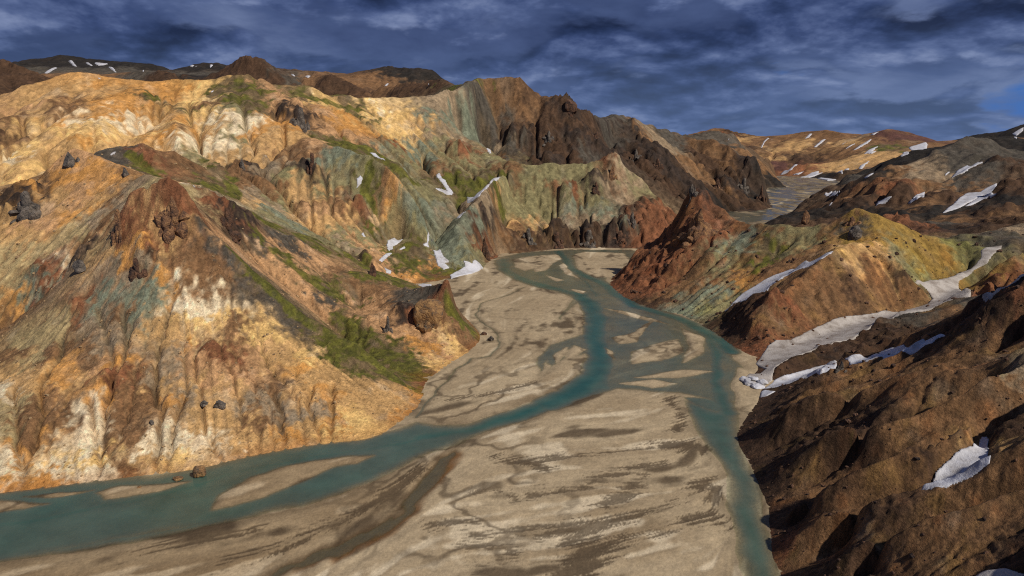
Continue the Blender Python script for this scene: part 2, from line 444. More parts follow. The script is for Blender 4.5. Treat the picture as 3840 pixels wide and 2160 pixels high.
def cast(px, py, Hm, zmin=0.0):
    """first place where the sight line (px, py) meets the ground"""
    x, y, z = ray(px, py)
    az = math.atan2(x, y)
    fi = min(max((az + TH) / STEP, 0), NT - 1.001)
    i = int(fi); t = fi - i
    c = np.maximum(Hm[i] * (1 - t) + Hm[i + 1] * t, zmin)
    slope = z / math.hypot(x, y)
    d = c - (CAM_H + slope * rr)
    k = np.nonzero(d >= 0)[0]
    if len(k) == 0: return None
    k = max(k[0], 1)
    a, b = d[k - 1], d[k]
    q = k - 1 + (0 if b == a else min(max(-a / (b - a), 0), 1))
    r = R0 * math.exp(q * STEP)
    return (math.sin(az) * r, math.cos(az) * r, float(CAM_H + slope * r))
# ------------------------------------------------------------------ outlines of the snow patches as sighted
SNOWS = []
def SN(pts, label, group=None, mat='clean', spread=0.10):
    SNOWS.append((pts, label, group, mat or 'clean', spread))
def Z1(p): return [(x / 3, 120.7 + y / 3) for x, y in p]
def Z2(p): return [(859 + x / 3, 120.7 + y / 3) for x, y in p]
def Z3(p): return [(1717.6 + x / 3, 120.7 + y / 3) for x, y in p]
def Q1(p): return [(859 + x / 3, 536.6 + y / 3) for x, y in p]
def Q2(p): return [(1717.6 + x / 3, 536.6 + y / 3) for x, y in p]
def Q5(p): return [(1717.6 + x / 3, 966 + y / 3) for x, y in p]
G1 = 'snow patches on the dark skyline mountains'
for p in ([(515,98),(552,100),(592,147),(558,138)], [(328,192),(380,160),(437,143),(395,172),(355,194)], [(640,108),(680,116),(708,140),(668,127)], [(705,111),(760,116),(824,122),(740,134)], [(808,138),(860,153),(897,192),(848,168)],
          [(732,216),(768,232),(745,235)], [(1052,156),(1093,178),(1073,180)], [(1428,137),(1470,128),(1450,147)], [(1468,140),(1512,126),(1480,142)], [(1578,128),(1613,128),(1585,155)], [(2198,198),(2227,210),(2213,217)], [(2303,213),(2347,209),(2325,227)]):
    x_ = p[0][0]
    SN(Z1(p), 'small white snow patch on the broad dark skyline mountain with brown foothills' if x_ < 1200 else ('small white snow patch on the black crest beside the flat topped brown hill' if x_ < 2000 else 'small snow patch on the low dark ridge behind the flat topped brown hill'), G1, 'clean', 0.2)
for p in ([(638,250),(660,245),(674,270),(655,270)], [(318,292),(340,268),(363,268),(345,288)], [(58,260),(80,238),(70,254)]):
    SN(Z2(p), 'small white snow patch on the long dark dome behind the bright yellow mountain', G1, 'clean', 0.2)
SN(Z1([(1580,332),(1618,316),(1602,338)]), 'snow scrap beside the mossy top of the bright yellow mountain')
SN(Z1([(566,723),(582,733),(594,768),(573,764)]), 'slim snow patch in a gully behind the black rock fin')
SN(Z1([(795,828),(850,785),(888,773),(870,803)]), 'white snow wedge at the foot of the bright yellow mountain')
SN(Z1([(1996,808),(2016,818),(2025,838)]), 'tiny snow patch in a creek between tan spurs')
SN(Z1([(1386,1012),(1450,1036),(1524,1070),(1488,1073)]), 'thin pale snow strip along a mossy crest behind the summit crag')
SN(Z2([(1086,753),(1132,776),(1134,802),(1103,788)]), 'snow patch in the gully at the foot of the blue grey slope')
SN(Z2([(206,788),(260,797),(346,866),(290,840)]), 'narrow snow ribbon under a dark mossy ridge')
SN(Z2([(116,990),(140,966),(161,984),(152,1022),(112,1070)]), 'upright snow patch beside dark moss on a pale green spur')
SN(Z2([(708,955),(740,942),(763,983),(788,998),(813,1050),(848,1100),(835,1121),(800,1088),(760,1028),(718,983)]), 'long ragged snow chute left of the green cone')
SN(Z2([(700,1046),(750,1062),(812,1088),(843,1113),(800,1113),(738,1078)]), 'narrow snow ledge joining the ragged snow chute')
SN(Z2([(946,1122),(1050,1080),(1110,1026),(1140,986),(1210,977),(1192,1002),(1100,1069),(1042,1124),(946,1172)]), 'broad curved snow band between the green cone and the pale green ridge')
SN(Z2([(862,1288),(900,1252),(944,1247),(880,1289)]), 'small snow slip above the green dome')
SN(Z2([(147,1400),(165,1390),(188,1427),(163,1423)]), 'little snow spot beside a pink creek bed')
SN(Q1([(342,203),(400,195),(474,188),(432,228),(392,253),(360,289),(341,262)]), 'white snow patch on the back of the small mossy cone')
SN(Q1([(436,266),(475,247),(484,265),(433,281)]), 'oval snow spot high on the small mossy cone')
SN(Q1([(256,340),(330,302),(394,302),(342,343),(310,379),(280,358)]), 'white snow patch at the foot of the small mossy cone beside the creek')
SN(Q1([(601,236),(640,217),(692,176),(699,205),(662,237),(668,265),(628,248)]), 'snow patch tucked between the small cone and the green dome')
SN(Q1([(691,277),(732,277),(773,328),(815,364),(783,376),(824,416),(770,429),(721,393),(706,342)]), 'jagged snow patch below the green dome')
SN(Q1([(816,465),(930,398),(917,356),(980,375),(1042,382),(1074,420),(1000,453),(890,479),(821,499)]), 'large clean snow bank where the creek meets the river flats', None, 'clean', 0.2)
SN(Q1([(526,529),(600,521),(682,537),(694,560),(640,579),(598,549)]), 'flat snow patch behind the mossy block at the edge of the flats')
SN(Q1([(316,398),(343,422),(388,438),(377,463),(338,453)]), 'small snow strip in the creek under the small cone')
G2 = 'snow streaks on the distant range'
for p in ([(322,712),(345,678),(368,661),(350,693)], [(358,702),(392,670),(375,692)], [(517,783),(552,743),(540,773)], [(582,753),(605,708),(640,677),(663,657),(657,682),(622,712),(606,748)], [(657,702),(692,668),(680,692)], [(912,693),(945,652),(983,646),(962,672)], [(942,688),(983,661),(970,680)],
          [(982,753),(1040,697),(1088,685),(1052,717),(1010,748)], [(1186,733),(1274,687),(1210,728)], [(1176,793),(1250,742),(1394,669),(1332,708),(1232,764)], [(1266,783),(1330,737),(1449,669),(1402,718),(1322,764)], [(1406,657),(1493,627),(1440,658)], [(1336,818),(1400,767),(1494,732),(1432,782),(1474,773),(1432,799),(1380,799)],
          [(1636,823),(1660,803),(1714,797),(1660,819)], [(1656,791),(1704,785),(1680,803)]):
    SN(Z3(p), 'white snow streak on the long brown crest of the distant range' if p[0][0] < 1150 else 'white snow streak on the flank of the purple topped dome of the distant range', G2, 'clean', 0.2)
SN(Z3([(1696,752),(1760,733),(1842,709),(1854,735),(1844,752),(1909,752),(1882,771),(1770,779),(1718,768)]), 'broad white snowfield on the purple brown dome of the distant range', None, 'clean', 0.2)
for p in ([(700,953),(760,927),(884,887),(802,938),(740,961)], [(821,958),(929,922),(872,958)], [(876,978),(960,947),(1034,927),(1022,951),(1084,937),(960,979)], [(1011,988),(1084,962),(1052,984),(1164,995),(1090,1001)], [(1156,948),(1220,917),(1264,905),(1202,948)], [(1291,938),(1330,892),(1424,842),(1372,892),(1310,934)]):
    SN(Z3(p), 'white snow drift along the foot of the distant range beside the braided plain', 'snow drifts at the foot of the distant range', 'clean', 0.2)
SN(Z3([(1356,988),(1410,952),(1454,937),(1400,978)]), 'thin snow streak on the black ridge beside the braided plain')
SN(Z3([(2011,993),(2060,932),(2140,887),(2276,863),(2182,908),(2092,958)]), 'long snow streak below the rounded top of the shaded grey hill', None, None, 0.2)
SN(Z3([(1951,978),(1990,942),(2024,933),(1970,973)]), 'short snow sliver beside a longer streak on the shaded grey hill')
SN(Z3([(1366,1228),(1470,1157),(1540,1122),(1594,1112),(1562,1143),(1470,1184)]), 'slanting snow streak beside orange brown ground on the shaded hill', None, None, 0.2)
SN(Z3([(1701,1178),(1760,1117),(1832,1082),(1824,1105),(1885,1082),(1782,1143)]), 'forked snow streak in the middle of the shaded hill', None, None, 0.2)
SN(Z3([(1950,1250),(2050,1167),(2130,1102),(2240,1092),(2280,1062),(2380,1021),(2362,1058),(2272,1113),(2192,1154),(2060,1219)]), 'widest snow streak on the shaded grey brown hill', None, None, 0.2)
SN(Z3([(2116,1203),(2230,1127),(2425,1067),(2302,1133),(2190,1184)]), 'thin snow streak running under the widest streak of the shaded hill', None, None, 0.2)
SN(Z3([(1061,1096),(1130,1072),(1194,1090),(1152,1111),(1184,1121),(1086,1133),(1120,1111)]), 'snow scraps on the edge of the braided plain below the black ridge', None, None, 0.2)
SN(Z3([(1086,1198),(1184,1147),(1120,1189)]), 'thin snow line at the low end of the shaded hill by the plain')
SN(Z3([(2476,652),(2520,622),(2574,597),(2574,617),(2520,664)]), 'snow slope on the far black peak', None, None, 0.2)
SN(Z3([(2496,673),(2548,657),(2520,693)]), 'snow patch low on the far black peak')
# long tongue and its neighbours
TONGUE = Q2([(545,1140),(600,1060),(640,1000),(700,960),(810,955),(950,880),(1070,835),(1200,780),(1450,755),(1680,735),(1840,690),(1880,650),(1850,590),(1800,540),(1730,500),(1770,500),(1820,525),(1900,505),(1990,490),(2100,450),(2200,390),(2250,330),(2240,280),(2280,260),(2420,245),(2410,270),(2340,320),(2300,390),(2200,440),(2090,520),(2100,580),(2180,630),(2050,650),(1950,690),(1750,750),(1600,790),(1430,850),(1400,880),(1200,970),(1010,1030),(800,1100),(720,1150),(690,1190),(680,1270),(600,1330),(540,1305),(450,1250),(500,1210),(580,1210),(620,1180)])
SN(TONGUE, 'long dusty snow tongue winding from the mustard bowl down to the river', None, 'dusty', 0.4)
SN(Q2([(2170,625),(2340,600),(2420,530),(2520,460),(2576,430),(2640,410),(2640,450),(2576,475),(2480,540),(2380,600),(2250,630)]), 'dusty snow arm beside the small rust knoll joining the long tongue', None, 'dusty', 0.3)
SN(Q2([(305,745),(370,680),(440,610),(540,560),(690,470),(830,420),(960,365),(1150,293),(1050,350),(870,428),(790,472),(660,554),(520,624),(420,674),(330,738)]), 'narrow snow strip slanting down the gully above the brown face', None, 'clean', 0.3)
SN(Q2([(610,1325),(690,1260),(820,1210),(1000,1160),(1170,1118),(1162,1174),(1000,1214),(830,1274),(700,1314)]), 'narrow snow band beside the long tongue, ending at the river', None, 'clean', 0.3)
SN(Q2([(1205,1105),(1350,1068),(1500,1036),(1680,1006),(1830,956),(1950,906),(2055,872),(1962,934),(1832,994),(1650,1054),(1500,1084),(1380,1134),(1250,1124)]), 'upper half of the narrow snow band, above the dark rock', None, 'clean', 0.3)
SN(Q2([(576,1397),(588,1348),(620,1332),(704,1343),(640,1378)]), 'small snow remnant on the bank just below the long tongue')
SN(Q5([(1797,803),(1900,687),(2010,576),(2060,526),(2180,476),(2250,401),(2304,416),(2324,600),(2202,694),(2090,744),(1950,789)]), 'grey snow patch in a hollow of the dark ribbed slope', None, 'clean', 0.3)
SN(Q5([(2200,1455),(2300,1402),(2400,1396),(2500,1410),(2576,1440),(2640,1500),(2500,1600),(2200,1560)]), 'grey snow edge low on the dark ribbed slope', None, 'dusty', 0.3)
# ------------------------------------------------------------------ rock and soil colours on the hills, cloud shade put into the darkest (sRGB, roughness of the ground)
PAL = {
 't': (188,149,98,.3), 'o': (192,138,74,.35), 'y': (220,180,114,.3), 'w': (226,206,170,.3), 'g': (146,126,100,.45),
 'e': (130,122,86,.45), 'u': (116,121,101,.45), 'm': (110,92,66,.4), 'M': (96,82,60,.45), 'k': (56,46,40,.95), 'r': (124,80,54,.85),
 'b': (124,92,62,.6), 'B': (76,56,41,.8), 'p': (184,142,100,.4), 'd': (80,74,65,.55), 'n': (42,38,34,.65), 'P': (92,62,54,.4),
  'h': (166,146,104,.3), 'Y': (150,120,60,.2), 'E': (118,112,70,.2),
}
SITES_TXT = """
20 190 B;90 180 d;130 190 b;170 160 n;230 165 n;200 190 b;300 180 d;350 175 n;280 195 b;420 190 B;330 195 d;480 190 n;530 165 n;500 185 d;560 190 B;620 175 B;650 190 B;690 200 B;740 200 d;780 205 b;820 205 B;850 215 B;900 210 b;950 200 b;980 185 n;1040 190 n;1000 215 b;1080 205 n;950 230 b;1010 235 B;1080 225 B;1120 230 M;1160 225 M;1150 240 g
40 270 p;100 250 t;60 290 t;20 310 b;150 260 b;200 225 t;240 215 o;165 275 b;300 225 t;340 225 o;400 225 o;450 225 o;500 225 y;520 240 y;470 245 y;290 255 o;330 250 o;360 265 o;310 280 o;250 290 o;230 300 y;190 300 w;150 310 o;110 320 y;60 335 t;30 350 b;20 340 B;60 370 y;90 400 t;40 430 y;30 400 w;10 440 t;120 350 t;150 340 y;165 370 t;130 390 t;260 320 y;280 310 w;240 350 o;260 360 y;230 380 t;320 300 w;335 320 w;330 345 y;310 370 t;360 330 t;400 310 y;380 350 o;430 300 o;440 320 b;410 370 t;440 350 w;470 365 w;460 330 t;490 330 o;520 290 y;540 320 t;560 310 w;580 280 e;610 320 w;600 340 e;560 360 w;530 370 w;500 395 e;560 395 t;620 370 t;640 390 t;660 330 o;700 310 o;720 340 t;760 380 b;740 400 b;700 420 g;720 450 e;680 440 g;380 248 M
560 225 m;600 230 M;620 250 m;590 255 m;640 280 m;505 280 M;520 270 b;670 235 p;690 260 p;735 245 m;760 235 m;740 290 k;765 300 k;760 270 p;790 250 y;820 260 y;840 280 o;800 290 p;850 310 o;830 330 p;810 345 m;850 370 m;800 370 p;880 250 m;900 280 m;880 310 o;870 340 p
930 265 y;960 280 w;990 290 y;980 310 y;950 300 y;960 340 o;975 355 r;1000 320 y;1040 300 y;1020 330 y;1060 310 t;1080 270 g;1120 270 g;1100 290 u;1140 310 u;1170 330 u;1190 360 u;1130 340 g;1070 340 g;1100 360 e;1050 380 u;1020 400 e;980 400 u;920 380 m;880 370 m;960 410 m;1000 440 M;940 400 M;900 410 e;870 400 u;880 430 e;920 440 M;960 480 b;980 510 o;1000 540 e;950 520 t;1010 570 e;940 560 M;1050 600 e;1060 560 u;1090 520 u;1040 500 M;1010 470 e;1050 470 e;1100 430 b;1160 365 r;1165 390 r;1155 410 e;1190 390 e;1240 400 e;1200 420 e;1180 450 M;1210 450 M;1150 460 M;1230 440 M;1270 430 b;1160 490 m
1310 440 e;1350 450 e;1400 450 e;1440 450 e;1480 445 e;1340 480 e;1300 480 e;1270 470 e;1250 500 M;1220 500 g;1190 520 g;1220 540 k;1270 540 t;1290 570 b;1330 530 e;1380 500 e;1390 490 b;1430 500 r;1400 530 e;1450 530 u;1480 500 e;1500 470 k;1540 440 r;1580 460 g;1600 480 e;1560 500 g;1540 540 u;1500 560 g;1580 540 k;1620 520 B;1640 560 r;1680 560 r;1660 600 r;1600 600 r;1560 600 k;1520 610 B;1480 590 k;1440 600 B;1400 590 k;1370 570 t;1420 560 g;1350 610 B;1300 610 B;1270 620 b;1240 640 B;1220 590 r;1210 620 r;1250 580 b
1146 570 u;1120 600 u;1160 600 u;1190 630 e;1180 660 e;1140 640 u;1200 570 B;1180 540 u
1240 230 b;1290 240 b;1270 255 b;1310 250 B;1220 225 M;1350 290 b;1330 300 b;1380 300 B;1200 260 d;1230 280 d;1260 300 d;1300 310 B;1280 340 k;1240 320 d;1220 350 d;1250 360 g;1290 370 d;1280 400 d;1310 400 M;1340 390 d;1260 400 b;1340 350 k;1370 340 B;1400 330 B;1435 295 k;1440 330 B;1380 380 B;1420 380 B;1450 360 k;1480 330 B;1500 370 k;1470 400 d;1430 410 B;1390 420 k;1350 420 B;1530 350 d;1560 320 d;1590 340 k;1620 350 b;1660 360 g;1700 370 d;1560 380 k;1600 400 B;1650 400 k;1640 440 B;1680 440 k;1720 420 b;1760 410 B;1700 470 B;1740 480 k;1780 450 b;1800 490 B;1840 460 k;1860 500 B;1890 480 n;1900 510 B;1820 510 n;1770 520 k;1850 420 B;1800 400 b;1880 440 k
1780 360 d;1830 370 d;1870 400 b;1900 420 b;1930 440 b;1850 390 d;1950 460 n
1740 345 b;1790 330 b;1800 340 r;1850 345 t;1830 335 B;1900 360 b;1880 380 B;1930 350 b;1990 345 b;2000 370 t;1950 390 b;1930 400 t;2060 345 b;2100 345 b;2130 360 t;2050 370 b;2000 400 B;2050 400 B;1960 420 P;1990 425 r;2100 390 b;2150 380 b;2200 350 b;2240 345 P;2280 345 P;2320 360 b;2220 370 M;2170 400 t;2130 420 t;2200 390 t;2100 440 n;2160 430 b
2480 375 d;2420 385 d;2520 380 d;2560 400 d;2350 395 n;2280 410 n;2220 430 n;2200 450 n;2150 470 d;2120 480 n;2260 440 b;2320 430 g;2400 420 d;2460 420 d;2350 450 g;2420 460 d;2540 430 B;2300 470 b;2220 490 r;2180 500 b;2250 500 B;2140 520 B;2100 530 n;2060 540 n;2000 550 n;2200 530 n;2280 530 b;2330 500 B;2370 490 b;2350 540 n;2400 530 n;2450 500 B;2520 480 b;2480 540 B;2530 520 n;2420 550 b;2500 570 B;2560 550 b;2560 490 B;2290 580 r;2320 570 d;2360 580 n;2240 550 n;2450 350 n;2500 350 n;2550 350 n;2400 365 n;2565 330 n
1760 530 r;1730 560 r;1790 550 r;1700 600 r;1740 600 r;1800 590 r;1830 570 b;1650 660 r;1600 690 r;1560 720 r;1640 720 r;1700 660 r;1690 740 b;1640 760 B;1740 720 b;1720 770 u;1740 750 u;1770 660 b;1760 700 b;1860 600 u;1855 630 u;1830 640 e;1820 690 e;1790 740 u;1800 770 e;1850 690 b;1880 650 b;1870 700 o;1840 740 e;1930 600 b;1940 630 M;1920 660 M;1900 690 b;1970 600 e;2020 600 e;2000 630 e;2040 590 e;2060 610 b;2090 590 b;2050 640 b;2000 660 b;1960 690 b;2130 560 b;2150 580 d;2130 580 d;2180 570 Y;2150 610 Y;2200 590 Y;2240 590 Y;2220 620 e;2260 650 e;2280 680 e;2290 700 e;2300 610 Y;2340 620 Y;2400 620 E;2450 640 E;2380 650 Y;2420 670 Y;2360 680 Y;2330 700 e;2440 690 E;2480 620 d;2540 590 d;2560 580 g;2200 625 t;2170 640 t;2130 650 t;2100 670 b;2180 680 b;2050 700 b;2100 720 b;2150 740 B;2000 740 b;1960 780 r;1900 780 B;1860 800 B;1830 820 B;1870 850 B;1900 850 r;1880 880 r;1950 820 b;2050 780 b;2120 770 b;2200 740 b;2250 740 b;2300 760 b;2270 700 B;2310 740 b;2330 760 b;2460 720 Y;2500 710 r;2480 735 r
1950 960 B;2030 920 B;2100 880 B;2200 850 B;2300 800 d;2400 790 b;2500 760 d;2450 780 d;2300 860 b;2400 860 B;2500 800 B;2560 780 r;2560 740 k;2110 915 k;2200 930 b;2300 920 b;2400 900 b;2500 880 b;2000 1000 B;1900 1050 B;1900 1100 B;2000 1060 B;2100 1000 b;2200 1000 b;2300 980 b;2450 970 b;2550 950 g;2540 1030 b;2480 1030 b;2400 1060 b;2300 1080 b;2200 1080 B;2100 1120 B;2000 1150 B;1950 1200 B;2050 1220 b;2150 1180 B;2300 1180 B;2400 1150 b;2440 1100 t;2560 1100 B;2540 1200 b;2300 1250 b;2200 1300 B;2000 1300 B;1960 1370 r;2050 1400 b;2150 1350 b;2300 1400 b;2400 1350 b;2500 1300 b;2550 1400 B;2450 1430 b;2100 1440 B;2270 1260 b
430 520 r;450 560 r;420 570 r;330 540 r;320 580 r;380 560 t;360 620 r;350 660 B;400 600 t;440 620 t;480 640 b;500 660 b;540 680 b;460 690 b;560 700 b;270 620 h;260 640 t;300 650 o;290 690 g;260 690 g;330 690 g;270 730 u;330 735 u;370 750 u;420 720 o;470 755 w;510 765 w;540 775 w;500 800 y;450 800 t;560 800 y;600 820 b;580 840 b;540 830 t;250 790 g;300 800 b;340 800 u;320 830 g;350 850 t;380 830 t;420 830 t;420 880 g;450 880 p;470 870 o;410 920 g;450 930 g;530 880 r;560 890 r;500 860 y;490 920 p;520 950 p;600 900 p;650 880 p;620 950 p;680 900 t;660 830 y;720 880 t;780 890 y;760 920 o;800 950 t;850 950 t;700 980 b;750 1000 t;820 1000 o;900 1000 t;950 1000 t;1000 1000 t;1050 1010 o;1030 1040 o;960 1040 t;900 1050 y;920 1070 y;880 1080 y;860 1100 y;840 1060 o;800 1040 g;780 1080 t;740 1050 g;700 1020 g;660 1010 g;720 1090 o;680 1100 t;640 1060 b;600 1050 t;560 1040 t;620 1110 t;580 1120 t;530 1110 w;490 1080 t;440 1100 w;400 1130 w;430 1150 y;370 1160 t;330 1180 b;350 1100 b;300 1100 b;320 1040 b;250 1130 y;230 1080 w;240 1040 w;200 1120 w;170 1150 y;220 1180 w;150 1170 w;130 1200 o;80 1200 o;30 1220 o;20 1150 w;10 1080 h;20 1020 h;10 990 w;60 1050 b;60 1120 o;100 1080 b;120 1000 b;150 1050 b;60 980 t;100 950 t;150 940 o;200 950 t;30 930 t;30 880 b;80 850 h;130 820 h;100 880 h;170 800 b;200 770 r;150 880 b;200 870 b;240 860 g;230 900 b;260 910 p;290 910 o;280 950 r;300 960 r;270 1000 o;320 980 b;360 950 b;380 1000 b;420 1000 o;400 960 t;470 1000 g;500 980 t;540 1000 t
190 410 p;220 410 p;200 440 o;150 450 o;120 480 o;250 430 o;280 450 o;300 430 b;60 500 k;90 490 k;40 530 k;20 560 t;70 560 p;130 510 t;200 490 p;180 530 o;230 500 t;280 500 b;250 540 g;330 480 g;380 480 h;440 475 h;300 520 g;200 570 h;150 600 h;100 620 h;60 600 t;30 650 h;20 700 h;60 680 b;90 680 r;120 700 r;180 640 p;160 670 w;220 600 b;250 580 b;200 660 k;110 730 r;60 740 u;80 760 u;30 770 o;20 800 b;50 800 b
270 400 d;320 395 d;300 415 d;350 420 m;400 440 m;360 405 r;380 420 r;430 410 b;450 440 b;480 410 m;520 420 m;560 440 m;470 450 m;500 460 m;550 470 m;580 460 m;440 455 p;490 475 w;560 500 m;540 490 g
600 460 b;640 480 g;610 490 g;660 500 g;600 440 b;620 420 k;630 500 t;690 530 u;710 550 e;740 560 u;760 580 u;700 500 e;680 470 b;750 500 t;760 470 t;780 520 b;800 490 t;810 540 p;820 570 t;790 560 t;780 440 k;830 420 u;850 450 e;860 500 b;880 480 e;850 540 b;900 530 r;880 570 t;920 600 e;890 600 p;860 600 e;650 550 m;700 575 m;760 605 m;820 620 m;850 640 m;900 655 m;800 600 e
570 540 r;590 560 k;610 560 k;640 600 M;660 620 d;720 600 d;740 610 d;690 620 p;700 640 M;720 660 m;660 650 p;750 650 p;780 640 p;820 660 p;860 690 b;780 700 m;820 710 m;860 730 m;880 760 m;740 690 p;770 730 p;800 740 d;830 760 d;920 720 b;940 665 k;960 690 m;980 710 m;900 700 m;850 800 m;820 780 p;930 760 p;910 780 p;950 800 p;960 770 b;1000 760 d;1050 750 d;1090 745 d;1060 790 r;1100 770 r;1120 760 r;1030 790 k;900 820 m;930 850 m;970 870 m;1000 890 m;1040 920 m;1070 950 m;1000 950 m;960 930 m;900 880 m;870 840 m;1080 960 r;1020 830 p;1080 850 p;1120 860 y;1140 890 y;1100 880 p;1150 830 b;1180 860 b;1140 800 m;1170 820 m;1060 870 o;1110 920 y
560 640 d;620 690 d;680 750 d;740 800 d;600 655 m;680 725 m;760 795 m;830 860 m;560 600 p;620 645 p;700 705 p;760 755 p;800 845 m;860 885 m;900 915 m
1042 640 M;1020 660 M;1060 660 o;1090 680 M;1070 690 M;1030 690 o;1010 650 M;1000 670 M;1100 690 b;1040 620 M;930 620 p;950 650 p;900 630 e;880 620 g;980 690 p;1130 690 M;1160 680 M
"""
SITES = []
for row in SITES_TXT.replace('\n', ';').split(';'):
    q = row.split()
    if len(q) == 3:
        p = cast(float(q[0]), float(q[1]), H0, -5)
        if p: SITES.append((*p, q[2]))
SP3 = np.array([s[:3] for s in SITES], np.float32)
SC = np.array([PAL[s[3]] for s in SITES], np.float32)
SCL = np.where(SC[:, :3] / 255 <= 0.04045, SC[:, :3] / 255 / 12.92, ((SC[:, :3] / 255 + 0.055) / 1.055) ** 2.4)
SMOSS = np.array([1.0 if s[3] in 'mM' else 0.0 for s in SITES], np.float32)
SVAL = np.concatenate([SCL, SC[:, 3:4], SMOSS[:, None]], 1).astype(np.float32)
X2, Y2, Z2, Rh = GX[::2, ::2], GY[::2, ::2], H0[::2, ::2], GR[::2, ::2]
shape2 = X2.shape
Pn = np.stack([X2, Y2, Z2 * 1.2], -1).reshape(-1, 3)
rn = np.sqrt((Pn ** 2).sum(1))
SPs = SP3 * np.array([1, 1, 1.2], np.float32)
V2 = np.zeros((len(Pn), 5), np.float32)
s2 = (SPs ** 2).sum(1)
for a in range(0, len(Pn), 40000):
    q = Pn[a:a + 40000]
    d2 = (q ** 2).sum(1)[:, None] + s2[None] - 2 * q @ SPs.T
    d2 = np.maximum(d2, 0) / (rn[a:a + 40000] ** 2)[:, None] + 2.5e-5
    w = 1 / (d2 * d2 * np.sqrt(d2))
    w /= w.sum(1)[:, None]
    V2[a:a + 40000] = w @ SVAL
V2 = V2.reshape(*shape2, 5)
print('sites', len(SITES), time.time() - T0)
def gsample(A, fi, fj):
    """bilinear lookup of the half-resolution grid at full-grid indices"""
    fi = np.clip(fi * 0.5, 0, A.shape[0] - 1.001); fj = np.clip(fj * 0.5, 0, A.shape[1] - 1.001)
    i = fi.astype(np.int32); j = fj.astype(np.int32)
    a = (fi - i); b = (fj - j)
    if A.ndim == 3: a = a[..., None]; b = b[..., None]
    return A[i, j] * (1 - a) * (1 - b) + A[i + 1, j] * a * (1 - b) + A[i, j + 1] * (1 - a) * b + A[i + 1, j + 1] * a * b

# ------------------------------------------------------------------ which hill each patch of ground belongs to
rp, rid = [], []
for hid, lines in RIDGES.items():
    for l in lines:
        P = np.array([pt3(p) for p in l])
        for a, b in zip(P[:-1], P[1:]):
            n = int(np.hypot(*(b - a)[:2]) / (0.02 * np.hypot(*a[:2]))) + 2
            for t in np.linspace(0, 1, n):
                rp.append(a + (b - a) * t); rid.append(hid)
rp = np.array(rp, np.float32); rid = np.array(rid)
q8 = np.stack([GX[::8, ::8], GY[::8, ::8], H0[::8, ::8]], -1)
sh8 = q8.shape[:2]; q8 = q8.reshape(-1, 3)
hid8 = np.zeros(len(q8), int)
for a in range(0, len(q8), 4000):
    q = q8[a:a + 4000]
    d = ((q[:, None] - rp[None]) ** 2).sum(-1)
    hid8[a:a + 4000] = rid[d.argmin(1)]
hid8 = hid8.reshape(sh8)
ci = np.minimum((np.arange(NT - 1) + 4) // 8, sh8[0] - 1); cj = np.minimum((np.arange(NR - 1) + 4) // 8, sh8[1] - 1)
HID = hid8[ci][:, cj]
def hillmask(*ids):
    return upsample(blur(np.isin(hid8, ids).astype(np.float32), 2), H0.shape).astype(np.float32)

# ------------------------------------------------------------------ relief: fractal roughness, then rain cutting rills and gullies
land = sstep(0.5, 14, H0)
rough2 = blur(V2[..., 3], 2)
rough = upsample(rough2, H0.shape).astype(np.float32)
rough = np.clip(rough - 0.12 * hillmask(5) + 0.10 * hillmask(2, 3), 0, 1.1)
det = np.zeros_like(H0)
lam = 640.0
k = 0
hillm5 = hillmask(5)
while lam > 0.9:
    amp = lam * (0.044 + 0.040 * sstep(0.05, 0.012, lam / GR)) * sstep(0.30, 0.12, lam / GR) * sstep(1.2, 3.0, lam / (GR * STEP))
    if amp.max() > 0:
        n1 = perlin(GX / lam, GY / lam, 40 + k)
        if lam < 8: amp = amp * (1 + 0.7 * hillm5)
        n2 = 1 - 2.2 * np.abs(perlin(GX / lam * 1.3, GY / lam * 1.3, 80 + k))
        det += amp * (n1 * (0.55 + 0.75 * rough) + n2 * 0.9 * rough ** 1.5)
    lam *= 0.5; k += 1
H1 = H0 + det * land * (1 - 0.5 * hillmask(7, 8) - 0.25 * hillmask(0) - 0.35 * hillmask(5)) 
# ribs running down the slope on the right bank
E_ = hillmask(5)
wq = perlin(GX / 70, GY / 70, 3) * 14
rib = (1 - 2 * np.abs(perlin(GX / 170 + 0.3, (GY + 0.10 * GX + wq) / 30, 61))) * 4.2 + (1 - 2 * np.abs(perlin(GX / 50, (GY + 0.10 * GX + 1.6 * wq) / 14, 64))) * 1.2
H1 = H1 + E_ * land * sstep(1, 22, H0) * rib
# gullies cut into the near slopes
def carve(lines, width, dep):
    global H1
    for l in lines:
        q = [cast(a, b, H0, -5) for a, b in l]
        q = np.array([(p[0], p[1]) for p in q if p])
        dd = line_d(q, GX + 1.3 * perlin(GX / 7, GY / 7, 8), GY + 1.3 * perlin(GX / 7, GY / 7, 12))
        prof = np.clip(1 - dd / width, 0, 1)
        H1 = H1 - dep * prof * sstep(0, 6, H0)
        CUT[...] = np.maximum(CUT, prof)
CUT = np.zeros_like(H1)
carve([[(260,813),(270,853),(280,897),(283,937),(267,1020),(263,1043),(257,1116),(247,1193)], [(333,803),(320,847),(313,897),(290,950),(275,1000)],
  [(427,770),(420,803),(400,863),(393,920),(387,970),(393,1013),(410,1023),(403,1066),(397,1133),(390,1180)], [(680,983),(697,1009),(707,1049),(713,1129)],
  [(783,976),(773,1016),(800,1083),(807,1106)], [(157,837),(147,897),(103,963),(100,1016),(110,1049),(83,1116),(60,1166),(55,1226)], [(30,983),(37,1049),(43,1126),(57,1166)],
  [(457,1000),(437,1060),(427,1133),(417,1180)], [(833,973),(833,1033),(830,1100)], [(227,1010),(233,1050),(242,1120)], [(527,1100),(545,1130),(560,1155)], [(650,1080),(650,1142)], [(240,770),(262,815)], [(305,780),(318,850)]], 2.2, 2.2)
